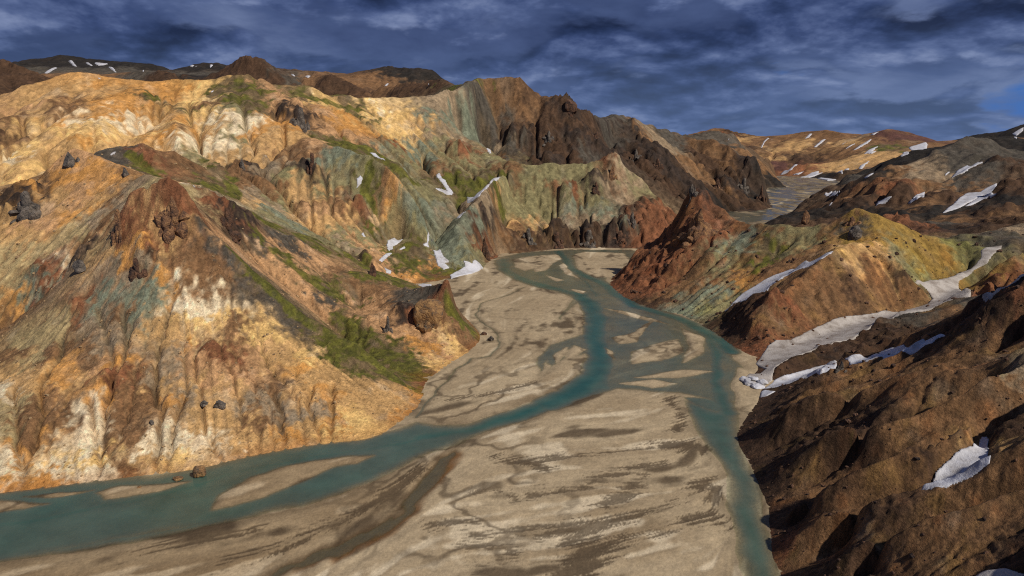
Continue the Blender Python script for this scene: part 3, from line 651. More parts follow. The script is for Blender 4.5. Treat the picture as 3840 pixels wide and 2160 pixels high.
carve([[(2300,625),(2330,660),(2345,700)],[(2330,615),(2352,655),(2360,705)],[(2355,612),(2372,650),(2372,700)],[(2380,612),(2395,650),(2390,700)],[(2405,612),(2415,650),(2405,695)],[(2430,618),(2435,650),(2428,685)]], 3.0, 1.2)
H1 = np.where(FLOORMASK, np.minimum(H1, -0.2), H1)
print('relief', time.time() - T0)

def erode(h, R, cell, fixed, iters, kk, mexp=0.5):
    nt, nr = h.shape
    n = nt * nr
    idx = np.arange(n).reshape(nt, nr)
    cellm = (R * cell)
    for it in range(iters):
        best = np.zeros((nt, nr), np.float32); rec = idx.copy(); dist = cellm.copy()
        for di in (-1, 0, 1):
            for dj in (-1, 0, 1):
                if di == 0 and dj == 0: continue
                hn = np.roll(np.roll(h, -di, 0), -dj, 1)
                if di == 1: hn[-1] = 1e9
                if di == -1: hn[0] = 1e9
                if dj == 1: hn[:, -1] = 1e9
                if dj == -1: hn[:, 0] = 1e9
                L = math.hypot(di, dj)
                s = (h - hn) / (cellm * L)
                m = s > best
                best[m] = s[m]
                rec[m] = np.roll(np.roll(idx, -di, 0), -dj, 1)[m]
                dist[m] = (cellm * L)[m]
        order = np.argsort(h, axis=None)
        ol = order.tolist(); rl = rec.ravel().tolist()
        area = (cellm ** 2).ravel().tolist()
        for i in reversed(ol):
            r = rl[i]
            if r != i: area[r] += area[i]
        A = np.array(area)
        F = (kk * A ** mexp / dist.ravel())
        F[fixed.ravel()] = 0
        F = np.minimum(F, 6)
        Fl = F.tolist(); hl = h.ravel().astype(float).tolist()
        for i in ol:
            r = rl[i]
            if r != i:
                fq = Fl[i]
                hl[i] = (hl[i] + fq * hl[r]) / (1 + fq)
        h = np.array(hl, np.float32).reshape(nt, nr)
        h = h + 0.12 * (blur(h) - h)
    return h, A.reshape(nt, nr)
h2 = H1[::2, ::2].copy()
fx2 = FLOORMASK[::2, ::2]
he, AREA2 = erode(h2.copy(), Rh.copy(), STEP * 2, fx2, 8, 0.026)
dlt = he - h2
lim = 0.026 * Rh + 1.0
dlt = -lim * np.tanh(-dlt / lim) * (1 - 0.6 * hillmask(5)[::2, ::2] - 0.35 * hillmask(0)[::2, ::2])
dlt = np.where(fx2, 0, dlt)
H2 = H1 + upsample(dlt, H1.shape).astype(np.float32)
hf, AREA = erode(H2.copy(), GR.copy(), STEP, FLOORMASK, 2, 0.020)
dl2 = hf - H2
lm2 = 0.008 * GR + 0.5
H2 = H2 + np.where(FLOORMASK, 0, -lm2 * np.tanh(-dl2 / lm2)) * (1 - 0.5 * hillmask(5))
# the rock is hard and the gullies are young: crests stand sharper and gullies bite deeper than the smooth survey surface
Hh = H2[::2, ::2]
l1 = blur(Hh, 30); l2 = blur(l1, 130)
H2 = H2 + upsample(0.75 * (Hh - l1) + 0.5 * (l1 - l2), H2.shape).astype(np.float32) * land * (1 - 0.9 * hillmask(7, 8, 9) - 0.25 * hillmask(5) - 0.3 * hillmask(0))
H2 = np.where(FLOORMASK, np.minimum(H2, -0.2), H2)
FLOW = np.log(AREA / (GR * STEP) ** 2 + 1).astype(np.float32)          # log cells draining through
print('erosion', time.time() - T0)

# streaks that run straight down the slopes (scree chutes, rills)
def downslope_streaks(hs, noise, n):
    gi, gj = np.gradient(hs)
    m = np.sqrt(gi * gi + gj * gj) + 1e-6
    gi /= m; gj /= m
    I, J = np.meshgrid(np.arange(hs.shape[0], dtype=np.float32), np.arange(hs.shape[1], dtype=np.float32), indexing='ij')
    acc = noise.copy(); w = 1.0
    for sgn in (1, -1):
        x, y = I.copy(), J.copy()
        for s in range(n):
            a = np.clip(np.rint(x).astype(np.int32), 0, hs.shape[0] - 1); b = np.clip(np.rint(y).astype(np.int32), 0, hs.shape[1] - 1)
            x += sgn * gi[a, b]; y += sgn * gj[a, b]
            a = np.clip(np.rint(x).astype(np.int32), 0, hs.shape[0] - 1); b = np.clip(np.rint(y).astype(np.int32), 0, hs.shape[1] - 1)
            acc += noise[a, b]; w += 1
    acc /= w
    return acc / (acc.std() + 1e-9)
wn = _rng.randn(*H2.shape).astype(np.float32)
hs_dir = blur(H2, 4)
LIC1 = downslope_streaks(hs_dir, wn, 13)
wn2 = blur(_rng.randn(*H2[::2, ::2].shape).astype(np.float32), 3)
LIC2 = upsample(downslope_streaks(blur(H2[::2, ::2], 6), wn2, 22), H2.shape).astype(np.float32)
steep = np.hypot(*np.gradient(H2)) / (GR * STEP)
sl = sstep(0.12, 0.5, steep) * land
H3 = H2 + sl * GR * (0.0008 * LIC1 * (1.2 - rough) + 0.0020 * LIC2)
print('streaks', time.time() - T0)

# crags: blocky stepped rock where the ground is roughest
lamc = np.clip(GR * 0.028, 8, 60)
cr = np.zeros_like(H3)
for q, (lm, am) in enumerate(((14, 1.0), (28, 1.0), (56, 1.0))):
    wl = np.exp(-(np.log(lamc / lm) / 0.6) ** 2)
    c1 = 1 - 2 * np.abs(perlin(GX / lm + 0.6 * perlin(GX / lm * 2, GY / lm * 2, 3), GY / lm, 11 + q))
    c2 = perlin(GX / lm * 2.3, GY / lm * 2.3, 21 + q)
    cr += wl * lm * (0.34 * np.clip(c1 - 0.1, 0, 1) + 0.13 * c2)
crag = sstep(0.55, 0.95, gsample(blur(V2[..., 3], 1), *np.meshgrid(np.arange(NT, dtype=np.float32), np.arange(NR, dtype=np.float32), indexing='ij')))
HF = H3 + cr * crag * land * (0.8 + 0.2 * hillmask(2))
# rock ledges
ledge = 5.0 * np.clip(GR / 800, 0.5, 3)
ph = (HF + 0.35 * ledge * perlin(GX / 40, GY / 40, 5)) / ledge
HF = HF + crag * land * ledge * 0.10 * np.sin(2 * np.pi * ph)
HF = np.where(FLOORMASK, np.minimum(HF, -0.2), HF)
# snow lies in smooth hollows: ease the ground under every drift
HB = blur(H0, 6)
for pts, lb, gp, mt_, spr in SNOWS:
    q = [cast(a, b, H0, 0.0) for a, b in pts]
    q = np.array([(math.atan2(p[0], p[1]) * 1000, math.log(math.hypot(p[0], p[1]) / R0) * 1000) for p in q if p])
    if len(q) < 3: continue
    md = np.median(q[:, 1]); q[:, 1] = np.clip(q[:, 1], md - spr * 1000, md + spr * 1000)
    i0, i1 = int((q[:, 0].min() - 12) / 1000 / STEP + TH / STEP), int((q[:, 0].max() + 12) / 1000 / STEP + TH / STEP) + 2
    j0, j1 = int((q[:, 1].min() - 12) / 1000 / STEP), int((q[:, 1].max() + 12) / 1000 / STEP) + 2
    i0, j0 = max(i0, 0), max(j0, 0); i1, j1 = min(i1, NT), min(j1, NR)
    if i1 <= i0 or j1 <= j0: continue
    ga, gb = np.meshgrid((np.arange(i0, i1) * STEP - TH) * 1000, np.arange(j0, j1) * STEP * 1000, indexing='ij')
    e = sstep(7, -2, poly_sd(q, ga, gb))
    HF[i0:i1, j0:j1] = HF[i0:i1, j0:j1] * (1 - e) + HB[i0:i1, j0:j1] * e
HF = np.where(FLOORMASK, np.minimum(HF, -0.2), HF)
# moss strips along the damp lines
MOSSL = np.zeros_like(HF)
for l, w_ in (([(590,640),(680,725),(780,810),(880,890),(1000,952),(1070,988)], 5), ([(640,545),(720,580),(800,612),(880,650),(925,662)], 6), ([(860,345),(900,372),(960,410),(1010,440),(1050,462)], 9), ([(480,412),(540,440),(590,490)], 8), ([(690,640),(740,680),(800,720),(870,760)], 5),
              ([(330,405),(400,440),(470,472)], 6), ([(880,690),(960,692),(1010,722)], 4), ([(1130,790),(1180,825)], 4), ([(850,800),(930,860),(1000,910),(1060,950)], 9), ([(540,215),(620,235),(700,240),(800,248),(880,262)], 7), ([(1170,480),(1150,500),(1200,470)], 10), ([(930,440),(915,480),(940,520)], 6), ([(1900,690),(1930,650),(1945,615)], 4)):
    q = [cast(a, b, H0, -5) for a, b in l]
    q = np.array([(p[0], p[1]) for p in q if p])
    MOSSL = np.maximum(MOSSL, sstep(1.6, 0.5, line_d(q, GX, GY) / w_))
# ------------------------------------------------------------------ ground colour per survey point
I, J = np.meshgrid(np.arange(NT, dtype=np.float32), np.arange(NR, dtype=np.float32), indexing='ij')
U, Vv = I * STEP, J * STEP                       # the same angular scale at every distance
w1 = fbm(U, Vv, 0.05, 5, 31); w2 = fbm(U, Vv, 0.05, 5, 57)
w3 = fbm(U, Vv, 0.011, 4, 131); w4 = fbm(U, Vv, 0.011, 4, 157)
v5 = gsample(V2, I + 18 * w1 + 13 * w3 + 1.6 * LIC2 + 0.8 * LIC1, J + 18 * w2 + 13 * w4 + 1.0 * LIC2)
COLR = v5[..., :3].copy()
mn = fbm(U + 0.006 * LIC2, Vv, 0.030, 6, 71, 0.62)
moss = sstep(0.45, 0.72, np.maximum(0.66 * v5[..., 4], 0.85 * MOSSL) + 0.85 * mn + 0.05 * LIC2)
rg = v5[..., 3]
# mineral mottling: pale and iron-stained blotches, strung out downslope
blot = fbm(U + 0.004 * LIC2, Vv + 0.004 * LIC1, 0.035, 6, 91)
iron = sstep(0.10, 0.5, fbm(U, Vv, 0.06, 5, 13) + 0.10 * LIC2) * (1 - moss) * (1 - 0.6 * crag)
pale = sstep(0.15, 0.55, fbm(U, Vv, 0.045, 5, 17) + 0.12 * LIC1) * (1 - moss) * (1 - crag)
lum = COLR.mean(-1, keepdims=True)
COLR *= (1 + 0.20 * blot + 0.10 * np.clip(LIC1, -2, 2) * sl * (1 - 0.6 * moss) + 0.13 * np.clip(LIC2, -2, 2) * sl * (1 - 0.5 * moss))[..., None]
COLR = COLR * (1 - 0.22 * iron[..., None]) + 0.22 * iron[..., None] * lum * np.array([1.42, 0.90, 0.50])
COLR = COLR * (1 - 0.30 * pale[..., None]) + 0.30 * pale[..., None] * np.minimum(lum * 1.5, 0.75) * np.array([1.15, 1.0, 0.75])
# scree in the hollows is debris from the rock above it: carry colours downslope there
def carry(C, hs, n):
    gi, gj = np.gradient(hs)
    m = np.sqrt(gi * gi + gj * gj) + 1e-6
    gi = (gi / m).astype(np.float32); gj = (gj / m).astype(np.float32)
    x, y = I.copy(), J.copy()
    acc = np.zeros_like(C)
    for k in range(n):
        a = np.clip(np.rint(x).astype(np.int32), 0, NT - 1); b = np.clip(np.rint(y).astype(np.int32), 0, NR - 1)
        x += 2 * gi[a, b]; y += 2 * gj[a, b]
        a = np.clip(np.rint(x).astype(np.int32), 0, NT - 1); b = np.clip(np.rint(y).astype(np.int32), 0, NR - 1)
        acc += C[a, b]
    return acc / n
hollow = blur(HF, 12) - HF
fan = sstep(-0.0004, 0.0022, hollow / GR + 0.0005 * LIC2) * sl
COLR = COLR + (0.92 * carry(COLR, blur(HF, 3), 18) - COLR) * (0.75 * fan * (1 - 0.5 * crag))[..., None]
# moss and grass: olive cushions, yellow-green where wettest, thinning out at the edges
mt = 0.5 + 0.9 * fbm(U, Vv, 0.012, 4, 733) + 0.25 * mn
mcol = np.array(lin(58, 61, 25)) + (np.array(lin(108, 106, 40)) - np.array(lin(58, 61, 25))) * np.clip(mt, 0, 1)[..., None]
tuft = (0.75 + 0.25 * sstep(-0.25, 0.25, perlin(U / 0.006, Vv / 0.006, 735) + 0.6 * (moss - 0.5)))
COLR = COLR + (mcol - COLR) * (0.92 * moss * tuft)[..., None]
# darker scree and broken rock scattered over everything but the palest ground
scree = sstep(0.02, 0.42, fbm(U + 0.003 * LIC2, Vv + 0.002 * LIC1, 0.028, 6, 717, 0.62) + 0.13 * LIC2 * sl + 0.25 * (rg - 0.4))
scree = scree * (1 - moss) * (0.30 + 0.45 * hillmask(2, 3, 4, 5, 6) + 0.2 * hillmask(1))
COLR = COLR * (1 - 0.62 * scree[..., None]) + 0.62 * scree[..., None] * (0.35 * COLR + 0.4 * np.array(lin(92, 70, 50)))
# rust and olive weathering on the right-bank slope
h5 = hillmask(5, 4)
v1 = fbm(U, Vv, 0.05, 5, 751, 0.6); v2 = fbm(U, Vv, 0.03, 5, 761, 0.6)
COLR *= (1 + h5 * (0.45 * v2) - 0.10 * hillmask(5))[..., None]
COLR = COLR * (1 + (h5 * sstep(0.05, 0.45, v1))[..., None] * np.array([0.12, -0.04, -0.15])) * (1 + (h5 * sstep(-0.05, -0.45, v1))[..., None] * np.array([0.12, 0.16, -0.08]))
# ground darkened along the stream lines and the cut gullies
gully_tone = np.maximum(sstep(4.9, 6.6, FLOW + 0.6 * blot) * land * sstep(0.1,0.4,steep), 0.5 * sstep(0.2, 0.9, CUT))
COLR *= (1 - 0.5 * gully_tone)[..., None]
# grit and stones
COLR *= (1 + 0.11 * _rng.randn(NT, NR) * (0.5 + rg) + 0.50 * fbm(U, Vv, 0.0085, 3, 611) * (0.6 + 0.8 * rg))[..., None]
stones = (_rng.rand(NT, NR) < 0.012 * (0.4 + rg)) & ~FLOORMASK
COLR[stones] *= 0.5
# iron crust at the water's edge
edge = 0.6 * sstep(4.0, 0.5, HF) * hillmask(0)
COLR = COLR * (1 - 0.55 * edge[..., None]) + 0.55 * edge[..., None] * np.array(lin(150, 88, 40))
COLR = np.clip(COLR, 0.008, 0.8)
print('colour', time.time() - T0)

# ------------------------------------------------------------------ materials
def material(name):
    m = bpy.data.materials.new(name)
    m.use_nodes = True
    nt = m.node_tree
    nt.nodes.clear()
    out = N(nt, 'ShaderNodeOutputMaterial')
    return m, nt, out
def ground_material(name, bump, grain):
    m, nt, out = material(name)
    at = N(nt, 'ShaderNodeAttribute', attribute_name='ground_colour')
    ge = N(nt, 'ShaderNodeNewGeometry')
    n1 = setin(nt, N(nt, 'ShaderNodeTexNoise'), Vector=ge.outputs['Position'], Scale=0.9, Detail=6.0, Roughness=0.7)
    n2 = setin(nt, N(nt, 'ShaderNodeTexNoise'), Vector=ge.outputs['Position'], Scale=0.13, Detail=7.0, Roughness=0.72)
    g1 = ramp(nt, n1.outputs[0], [(0.36, (1 - grain,) * 3), (0.5, (1.0,) * 3), (0.62, (1 + grain,) * 3)])
    g2 = ramp(nt, n2.outputs[0], [(0.36, (1 - grain,) * 3), (0.5, (1.0,) * 3), (0.62, (1 + grain,) * 3)])
    c = mixc(nt, 1.0, mixc(nt, 1.0, at.outputs['Color'], g1, 'MULTIPLY'), g2, 'MULTIPLY')
    b0 = N(nt, 'ShaderNodeBump')
    setin(nt, b0, Height=n2.outputs[0], Strength=bump, Distance=5.5)
    b = N(nt, 'ShaderNodeBump')
    setin(nt, b, Height=n1.outputs[0], Strength=bump, Distance=2.2, Normal=b0.outputs[0])
    p = N(nt, 'ShaderNodeBsdfPrincipled')
    setin(nt, p, Base_Color=c, Roughness=0.92, Normal=b.outputs[0])
    p.inputs['Specular IOR Level'].default_value = 0.2
    nt.links.new(p.outputs[0], out.inputs[0])
    return m
M_HILL = ground_material('hillside_soil', 0.5, 0.24)

# ------------------------------------------------------------------ mesh helpers
def mesh_obj(name, verts, faces, mat, smooth=True, colours=None, parent=None, extra=None):
    me = bpy.data.meshes.new(name)
    verts = np.asarray(verts, np.float32); faces = np.asarray(faces, np.int32)
    k = faces.shape[1]
    me.vertices.add(len(verts)); me.vertices.foreach_set('co', verts.ravel())
    me.loops.add(faces.size); me.loops.foreach_set('vertex_index', faces.ravel())
    me.polygons.add(len(faces))
    me.polygons.foreach_set('loop_start', np.arange(0, faces.size, k, dtype=np.int32))
    me.polygons.foreach_set('use_smooth', np.full(len(faces), smooth))
    me.update(calc_edges=True)
    if colours is not None:
        a = me.attributes.new('ground_colour', 'FLOAT_COLOR', 'POINT')
        c = np.ones((len(verts), 4), np.float32); c[:, :3] = colours
        a.data.foreach_set('color', c.ravel())
    if extra:
        for an, av in extra.items():
            a = me.attributes.new(an, 'FLOAT', 'POINT')
            a.data.foreach_set('value', np.asarray(av, np.float32))
    me.materials.append(mat)
    o = bpy.data.objects.new(name, me)
    col.objects.link(o)
    if parent: o.parent = parent
    return o
def tag(o, label, cat=None, group=None, kind=None):
    if label: o['label'] = label
    if cat: o['category'] = cat
    if group: o['group'] = group
    if kind: o['kind'] = kind
    return o
def quads(nt, nr, keep):
    """quads of a grid whose cell mask is keep; returns used vertex ids and remapped faces"""
    i, j = np.nonzero(keep)
    f = np.stack([i * nr + j, (i + 1) * nr + j, (i + 1) * nr + j + 1, i * nr + j + 1], 1)
    used, inv = np.unique(f, return_inverse=True)
    return used, inv.reshape(f.shape)

cellz = np.maximum(np.maximum(HF[:-1, :-1], HF[1:, :-1]), np.maximum(HF[:-1, 1:], HF[1:, 1:]))
ROCKY = cellz > -0.15
HILLS = [
 ('hill', 'ochre and tan scree hill with rusty crags and green moss gullies on the near river bank'),
 ('mountain', 'bright yellow and cream fluted rhyolite mountain with a mossy top'),
 ('hill', 'pale green rock ridge with dark cliffs rising over the bend of the river'),
 ('mountain', 'dark grey and rust brown craggy mountain falling to the braided plain'),
 ('hill', 'rusty and pale green ridge with a mustard bowl holding a long snow tongue'),
 ('hill', 'dark brown ribbed slope on the river bank opposite the ochre hill'),
 ('hill', 'shaded grey brown hill with long snow streaks beside the braided plain'),
 ('mountain', 'dark brown flat topped mountains on the skyline behind the bright yellow mountain'),
 ('mountain', 'distant brown and purple mountain range with white snow streaks'),
 ('hill', 'black hills on the skyline beside the distant brown range'),
 ('hill', 'grey rounded hill at the head of the braided plain'),
]
VERT = np.stack([GX, GY, HF], -1).reshape(-1, 3)
CF = COLR.reshape(-1, 3)
ntri = 0
for hid, (nm, lb) in enumerate(HILLS):
    used, f = quads(NT, NR, ROCKY & (HID == hid))
    if len(f) == 0: continue
    o = mesh_obj(nm, VERT[used], f, M_HILL, True, CF[used])
    tag(o, lb, nm, None, 'structure')
    ntri += 2 * len(f)
print('hills', ntri, time.time() - T0)
# ------------------------------------------------------------------ valley floor: gravel bars, wet silt and river channels
FS_T, FS_R = 0.0019, 0.0040
fth = np.arange(-TH, TH, FS_T); frr = R0 * np.exp(np.arange(0, math.log(4900 / R0), FS_R))
FNT, FNR = len(fth), len(frr)
FX = (np.sin(fth)[:, None] * frr[None]); FY = (np.cos(fth)[:, None] * frr[None])
FR = np.broadcast_to(frr[None], FX.shape)
# hill height under the sheet
fi = np.clip((fth + TH) / STEP, 0, NT - 1.001)[:, None] + 0 * FX
fj = np.clip(np.log(frr / R0) / STEP, 0, NR - 1.001)[None] + 0 * FX
def hsample(A, fi, fj):
    i = fi.astype(np.int32); j = fj.astype(np.int32); a = fi - i; b = fj - j
    return A[i, j] * (1 - a) * (1 - b) + A[i + 1, j] * a * (1 - b) + A[i, j + 1] * (1 - a) * b + A[i + 1, j + 1] * a * b
FHILL = hsample(HF, fi, fj)
keepv = FHILL < 5.0
wx = FX + 3.5 * fbm(FX, FY, 26, 4, 5); wy = FY + 3.5 * fbm(FX, FY, 26, 4, 9)
near = FR < 1500
def psd(pts): return poly_sd(FLP(pts), wx, wy)
def lsd(pts): return line_d(FLP(pts), wx, wy)
depth = np.full(FX.shape, -0.9)                    # metres of water, negative = dry
def flood(sd, d, soft):
    """lower the bed inside a shape; soft = width of its banks in metres"""
    global depth
    t = np.clip(-sd / soft, -1, 1)
    depth = np.maximum(depth, np.where(sd < soft, -0.9 + (d + 0.9) * sstep(-0.7, 1, t), -0.9))
def bar(sd, soft, top=-0.9):
    global depth
    t = sstep(-0.6, 0.9, -sd / soft)
    depth = depth * (1 - t) + np.minimum(top, depth) * t
# broad shallows
flood(psd([(1246,652),(1300,636),(1420,628),(1560,628),(1640,632),(1590,664),(1536,700),(1526,716),(1560,748),(1640,784),(1700,794),(1790,846),(1840,884),(1888,925),(1884,985),(1862,1028),(1838,1060),(1770,1010),(1704,993),(1560,985),(1500,1000),(1440,1010),(1470,960),(1510,925),(1490,890),(1440,905),(1400,922),(1355,955),(1345,968),(1368,920),(1342,902),(1380,864),(1455,838),(1480,815),(1470,770),(1420,745),(1350,722),(1280,700),(1250,678)]), 0.30, 9)
flood(psd([(1780,930),(1830,925),(1850,990),(1850,1050),(1800,1045),(1760,1010)]), 0.35, 9)
# main river
flood(psd([(-1400,1640),(-1400,1460),(-400,1300),(0,1226),(240,1198),(420,1180),(500,1172),(640,1134),(720,1120),(850,1102),(890,1102),(990,1076),(1045,1056),(1100,1062),(1180,1060),(1300,1034),(1390,1000),(1459,962),(1500,930),(1508,900),(1495,866),(1470,838),(1486,810),(1478,775),(1470,752),(1500,755),(1520,800),(1505,835),(1530,880),(1545,925),(1560,985),(1526,988),(1440,1008),(1359,1044),(1242,1090),(1192,1110),(1159,1124),(1109,1140),(1059,1160),(959,1214),(859,1254),(767,1284),(667,1304),(500,1340),(333,1370),(167,1400),(0,1430),(-400,1500)]), 0.62, 13)
for pts, w_, d_ in (([(1500,770),(1503,830),(1500,870),(1520,915),(1480,960),(1400,1006),(1300,1050),(1180,1086),(1060,1105),(960,1122),(859,1140),(740,1156),(600,1190),(480,1226),(300,1268),(120,1304),(0,1322),(-300,1385),(-900,1480)], 7, 1.3),
                    ([(1080,1105),(960,1150),(859,1200),(700,1258),(550,1308),(400,1344),(200,1376),(0,1402),(-300,1440)], 5, 1.1),
                    ([(1440,985),(1300,1046),(1180,1082),(1060,1100)], 9, 1.4)):
    flood(lsd(pts) - w_, d_, 14)
flood(lsd([(1450,735),(1485,765),(1502,800),(1496,850),(1514,900),(1500,945),(1440,990),(1380,1015)]) - 12, 1.3, 13)
flood(lsd([(1262,664),(1300,695),(1380,720),(1460,742),(1500,765)]) - 8, 1.1, 12)
# upper loop and the branch along the right bank
flood(psd([(1238,655),(1262,648),(1290,652),(1296,680),(1330,698),(1390,716),(1470,738),(1520,760),(1480,768),(1426,742),(1359,726),(1292,706),(1248,680)]), 1.0, 14)
flood(lsd([(1405,632),(1425,655),(1436,674),(1462,690),(1520,714),(1555,745),(1600,770),(1660,788),(1712,802),(1765,830),(1815,862),(1836,884)]) - 9, 1.4, 12)
flood(lsd([(1720,806),(1770,835),(1800,880),(1805,930),(1800,960),(1815,1000),(1830,1040)]) - 8, 0.9, 10)
flood(lsd([(1240,650),(1330,637),(1420,630),(1520,629),(1640,634)]) - 6, 0.5, 8)
# branch down the right bank
flood(psd([(1708,1000),(1760,1012),(1815,1030),(1870,1040),(1866,1095),(1886,1150),(1926,1208),(1946,1299),(1958,1366),(1980,1455),(2090,1800),(1950,1800),(1852,1460),(1830,1349),(1816,1266),(1804,1179),(1768,1123),(1730,1066)]), 0.8, 14)
flood(psd([(1700,995),(1780,1000),(1850,1020),(1866,1040),(1800,1040),(1740,1020)]), 0.5, 6)
# side channels
for pts, w_, d_ in (([(1570,765),(1625,815),(1690,850),(1730,890),(1690,925),(1600,945),(1545,950)], 4, 0.75), ([(1505,790),(1560,830),(1580,880),(1575,925)], 4, 0.6), ([(1800,900),(1750,935),(1680,960),(1590,975),(1540,965)], 4, 0.7), ([(1330,640),(1345,690),(1400,715)], 4, 0.5), ([(1400,645),(1385,690),(1430,722)], 4, 0.5), ([(1405,632),(1436,674),(1480,715),(1500,745)], 5, 0.9)):
    flood(lsd(pts) - w_, d_, 9)
flood(lsd([(1316,723),(1276,743),(1209,763),(1196,790),(1226,820),(1249,837),(1256,870),(1232,897),(1186,903),(1146,930),(1126,957),(1092,987),(1078,1015),(1050,1050)]) - 2.2, 0.28, 3)
flood(lsd([(1135,770),(1160,790),(1196,800)]) - 1.5, 0.2, 3)
flood(psd([(1396,800),(1420,770),(1432,752),(1470,756),(1440,778),(1420,800),(1405,835)]), 0.12, 5)
flood(lsd([(1430,770),(1450,800),(1440,830)]) - 2, 0.1, 4)
flood(psd([(1342,900),(1380,866),(1460,842),(1482,862),(1470,880),(1420,885),(1390,900),(1352,955)]), 0.3, 5)
# bars standing in the water
for pts, s in (([(-60,1262),(0,1259),(127,1268),(60,1280),(0,1289),(-80,1300)], 4), ([(233,1243),(293,1224),(390,1216),(483,1209),(400,1237),(267,1257)], 4),
    ([(533,1279),(560,1243),(633,1200),(733,1167),(859,1151),(945,1143),(900,1165),(847,1176),(667,1249),(580,1271)], 5), ([(60,1252),(150,1240),(230,1236),(160,1250)], 3),
    ([(1292,652),(1340,644),(1400,640),(1415,650),(1380,666),(1320,681),(1296,672)], 6), ([(1442,642),(1469,633),(1569,637),(1590,660),(1539,697),(1499,698),(1456,678)], 7),
    ([(1340,672),(1390,663),(1375,680),(1345,684)], 4), ([(1405,668),(1420,662),(1440,690),(1460,702),(1425,690)], 4), ([(1370,692),(1420,705),(1400,708)], 3), ([(1440,727),(1475,733),(1470,740),(1445,734)], 3),
    ([(1589,905),(1592,885),(1640,868),(1706,854),(1716,887),(1660,908),(1592,915)], 5), ([(1718,827),(1771,850),(1764,890),(1718,913),(1735,870)], 5),
    ([(1522,872),(1540,885),(1545,905),(1528,890)], 3), ([(1390,895),(1425,874),(1428,885),(1400,912)], 4), ([(1440,870),(1470,880),(1400,925),(1380,960),(1420,905)], 5),
    ([(1540,850),(1600,835),(1640,805),(1600,860),(1560,865)], 4), ([(1600,950),(1720,930),(1790,935),(1700,950)], 4), ([(1842,980),(1862,925),(1890,935),(1886,990),(1864,1006)], 5),
    ([(1520,775),(1600,790),(1680,815),(1600,800)], 4), ([(1560,965),(1640,955),(1700,965),(1640,975)], 4)):
    bar(psd(pts), s)
# far braided plain: streams threading the gravel
far = FR > 1350
brn = np.zeros_like(depth)
if far.any():
    s = 260.0
    a = fbm(FX + 0.25 * FY, FY, s, 3, 41); b2 = fbm(FX, FY, 110.0, 3, 47)
    thread = np.maximum(1 - np.abs(perlin((FX + 60 * a) / 95, (FY + 200 * b2) / 520, 6)) * 9, 1 - np.abs(perlin((FX + 50 * b2) / 60, (FY + 200 * a) / 380, 16)) * 8)
    depth = np.where(far, np.maximum(depth, np.clip(thread, -0.9, 0.25)), depth)
    for pts, w_ in (([(1830,560),(1880,552),(1930,540),(1965,522),(1975,508),(1940,492)], 7), ([(1880,566),(1920,548),(1990,515),(2050,505)], 6), ([(1935,495),(2000,480),(2060,470)], 8), ([(1960,500),(2040,490),(2075,482)], 6), ([(1985,478),(2050,462),(2090,460)], 9), ([(1960,452),(2010,462),(2060,470)], 9)):
        flood(lsd(pts) - w_ * 0.9, 0.3, 14)

# shoals and pools
shoal = fbm(FX, FY, 34, 4, 801)
depth = np.where((depth > -0.2) & near, depth * (1 + 0.35 * shoal) + 0.10 * shoal * sstep(-0.2, 0.3, depth), depth)
# flow directions over the gravel
FLOWS = [((1800,1100),(1250,1190)),((1700,1020),(1250,1110)),((1800,1200),(1100,1290)),((1820,1330),(1300,1400)),((1700,1440),(1450,1480)),((1150,1130),(860,1400)),((1200,1200),(1000,1330)),((900,1260),(300,1400)),((600,1330),(100,1440)),((700,1260),(200,1330)),((1000,1120),(500,1220)),((1450,960),(1080,1060)),((1340,920),(1100,1000)),((1300,740),(1200,790)),((1200,790),(1255,860)),((1250,860),(1130,950)),((1400,760),(1300,860)),((1480,760),(1500,860)),((1500,860),(1440,970)),((1270,660),(1420,730)),((1420,640),(1520,710)),((1550,640),(1480,690)),((1560,745),(1800,860)),((1640,800),(1540,860)),((1800,870),(1640,960)),((1750,920),(1560,960)),((1830,1030),(1780,1150)),((1850,1150),(1890,1440)),((1180,710),(1150,760)),((1300,860),(1250,940)),((2060,460),(1950,500)),((1980,510),(1850,560)),((900,1160),(600,1260)),((1350,700),(1250,760))]
fx = np.zeros(FX.shape); fy = np.zeros(FX.shape)
for a, b in FLOWS:
    A = np.array(FL(*a)[:2]); B = np.array(FL(*b)[:2])
    L = np.linalg.norm(B - A); u_ = (B - A) / L
    t = np.clip(((FX - A[0]) * u_[0] + (FY - A[1]) * u_[1]) / L, 0, 1)
    d2 = (FX - A[0] - u_[0] * L * t) ** 2 + (FY - A[1] - u_[1] * L * t) ** 2
    w_ = 1 / (d2 / FR ** 2 + 0.0006) ** 2
    fx += w_ * u_[0]; fy += w_ * u_[1]
ang = 0.5 * fbm(FX, FY, 70, 3, 77)
fx, fy = fx * np.cos(ang) - fy * np.sin(ang), fx * np.sin(ang) + fy * np.cos(ang)
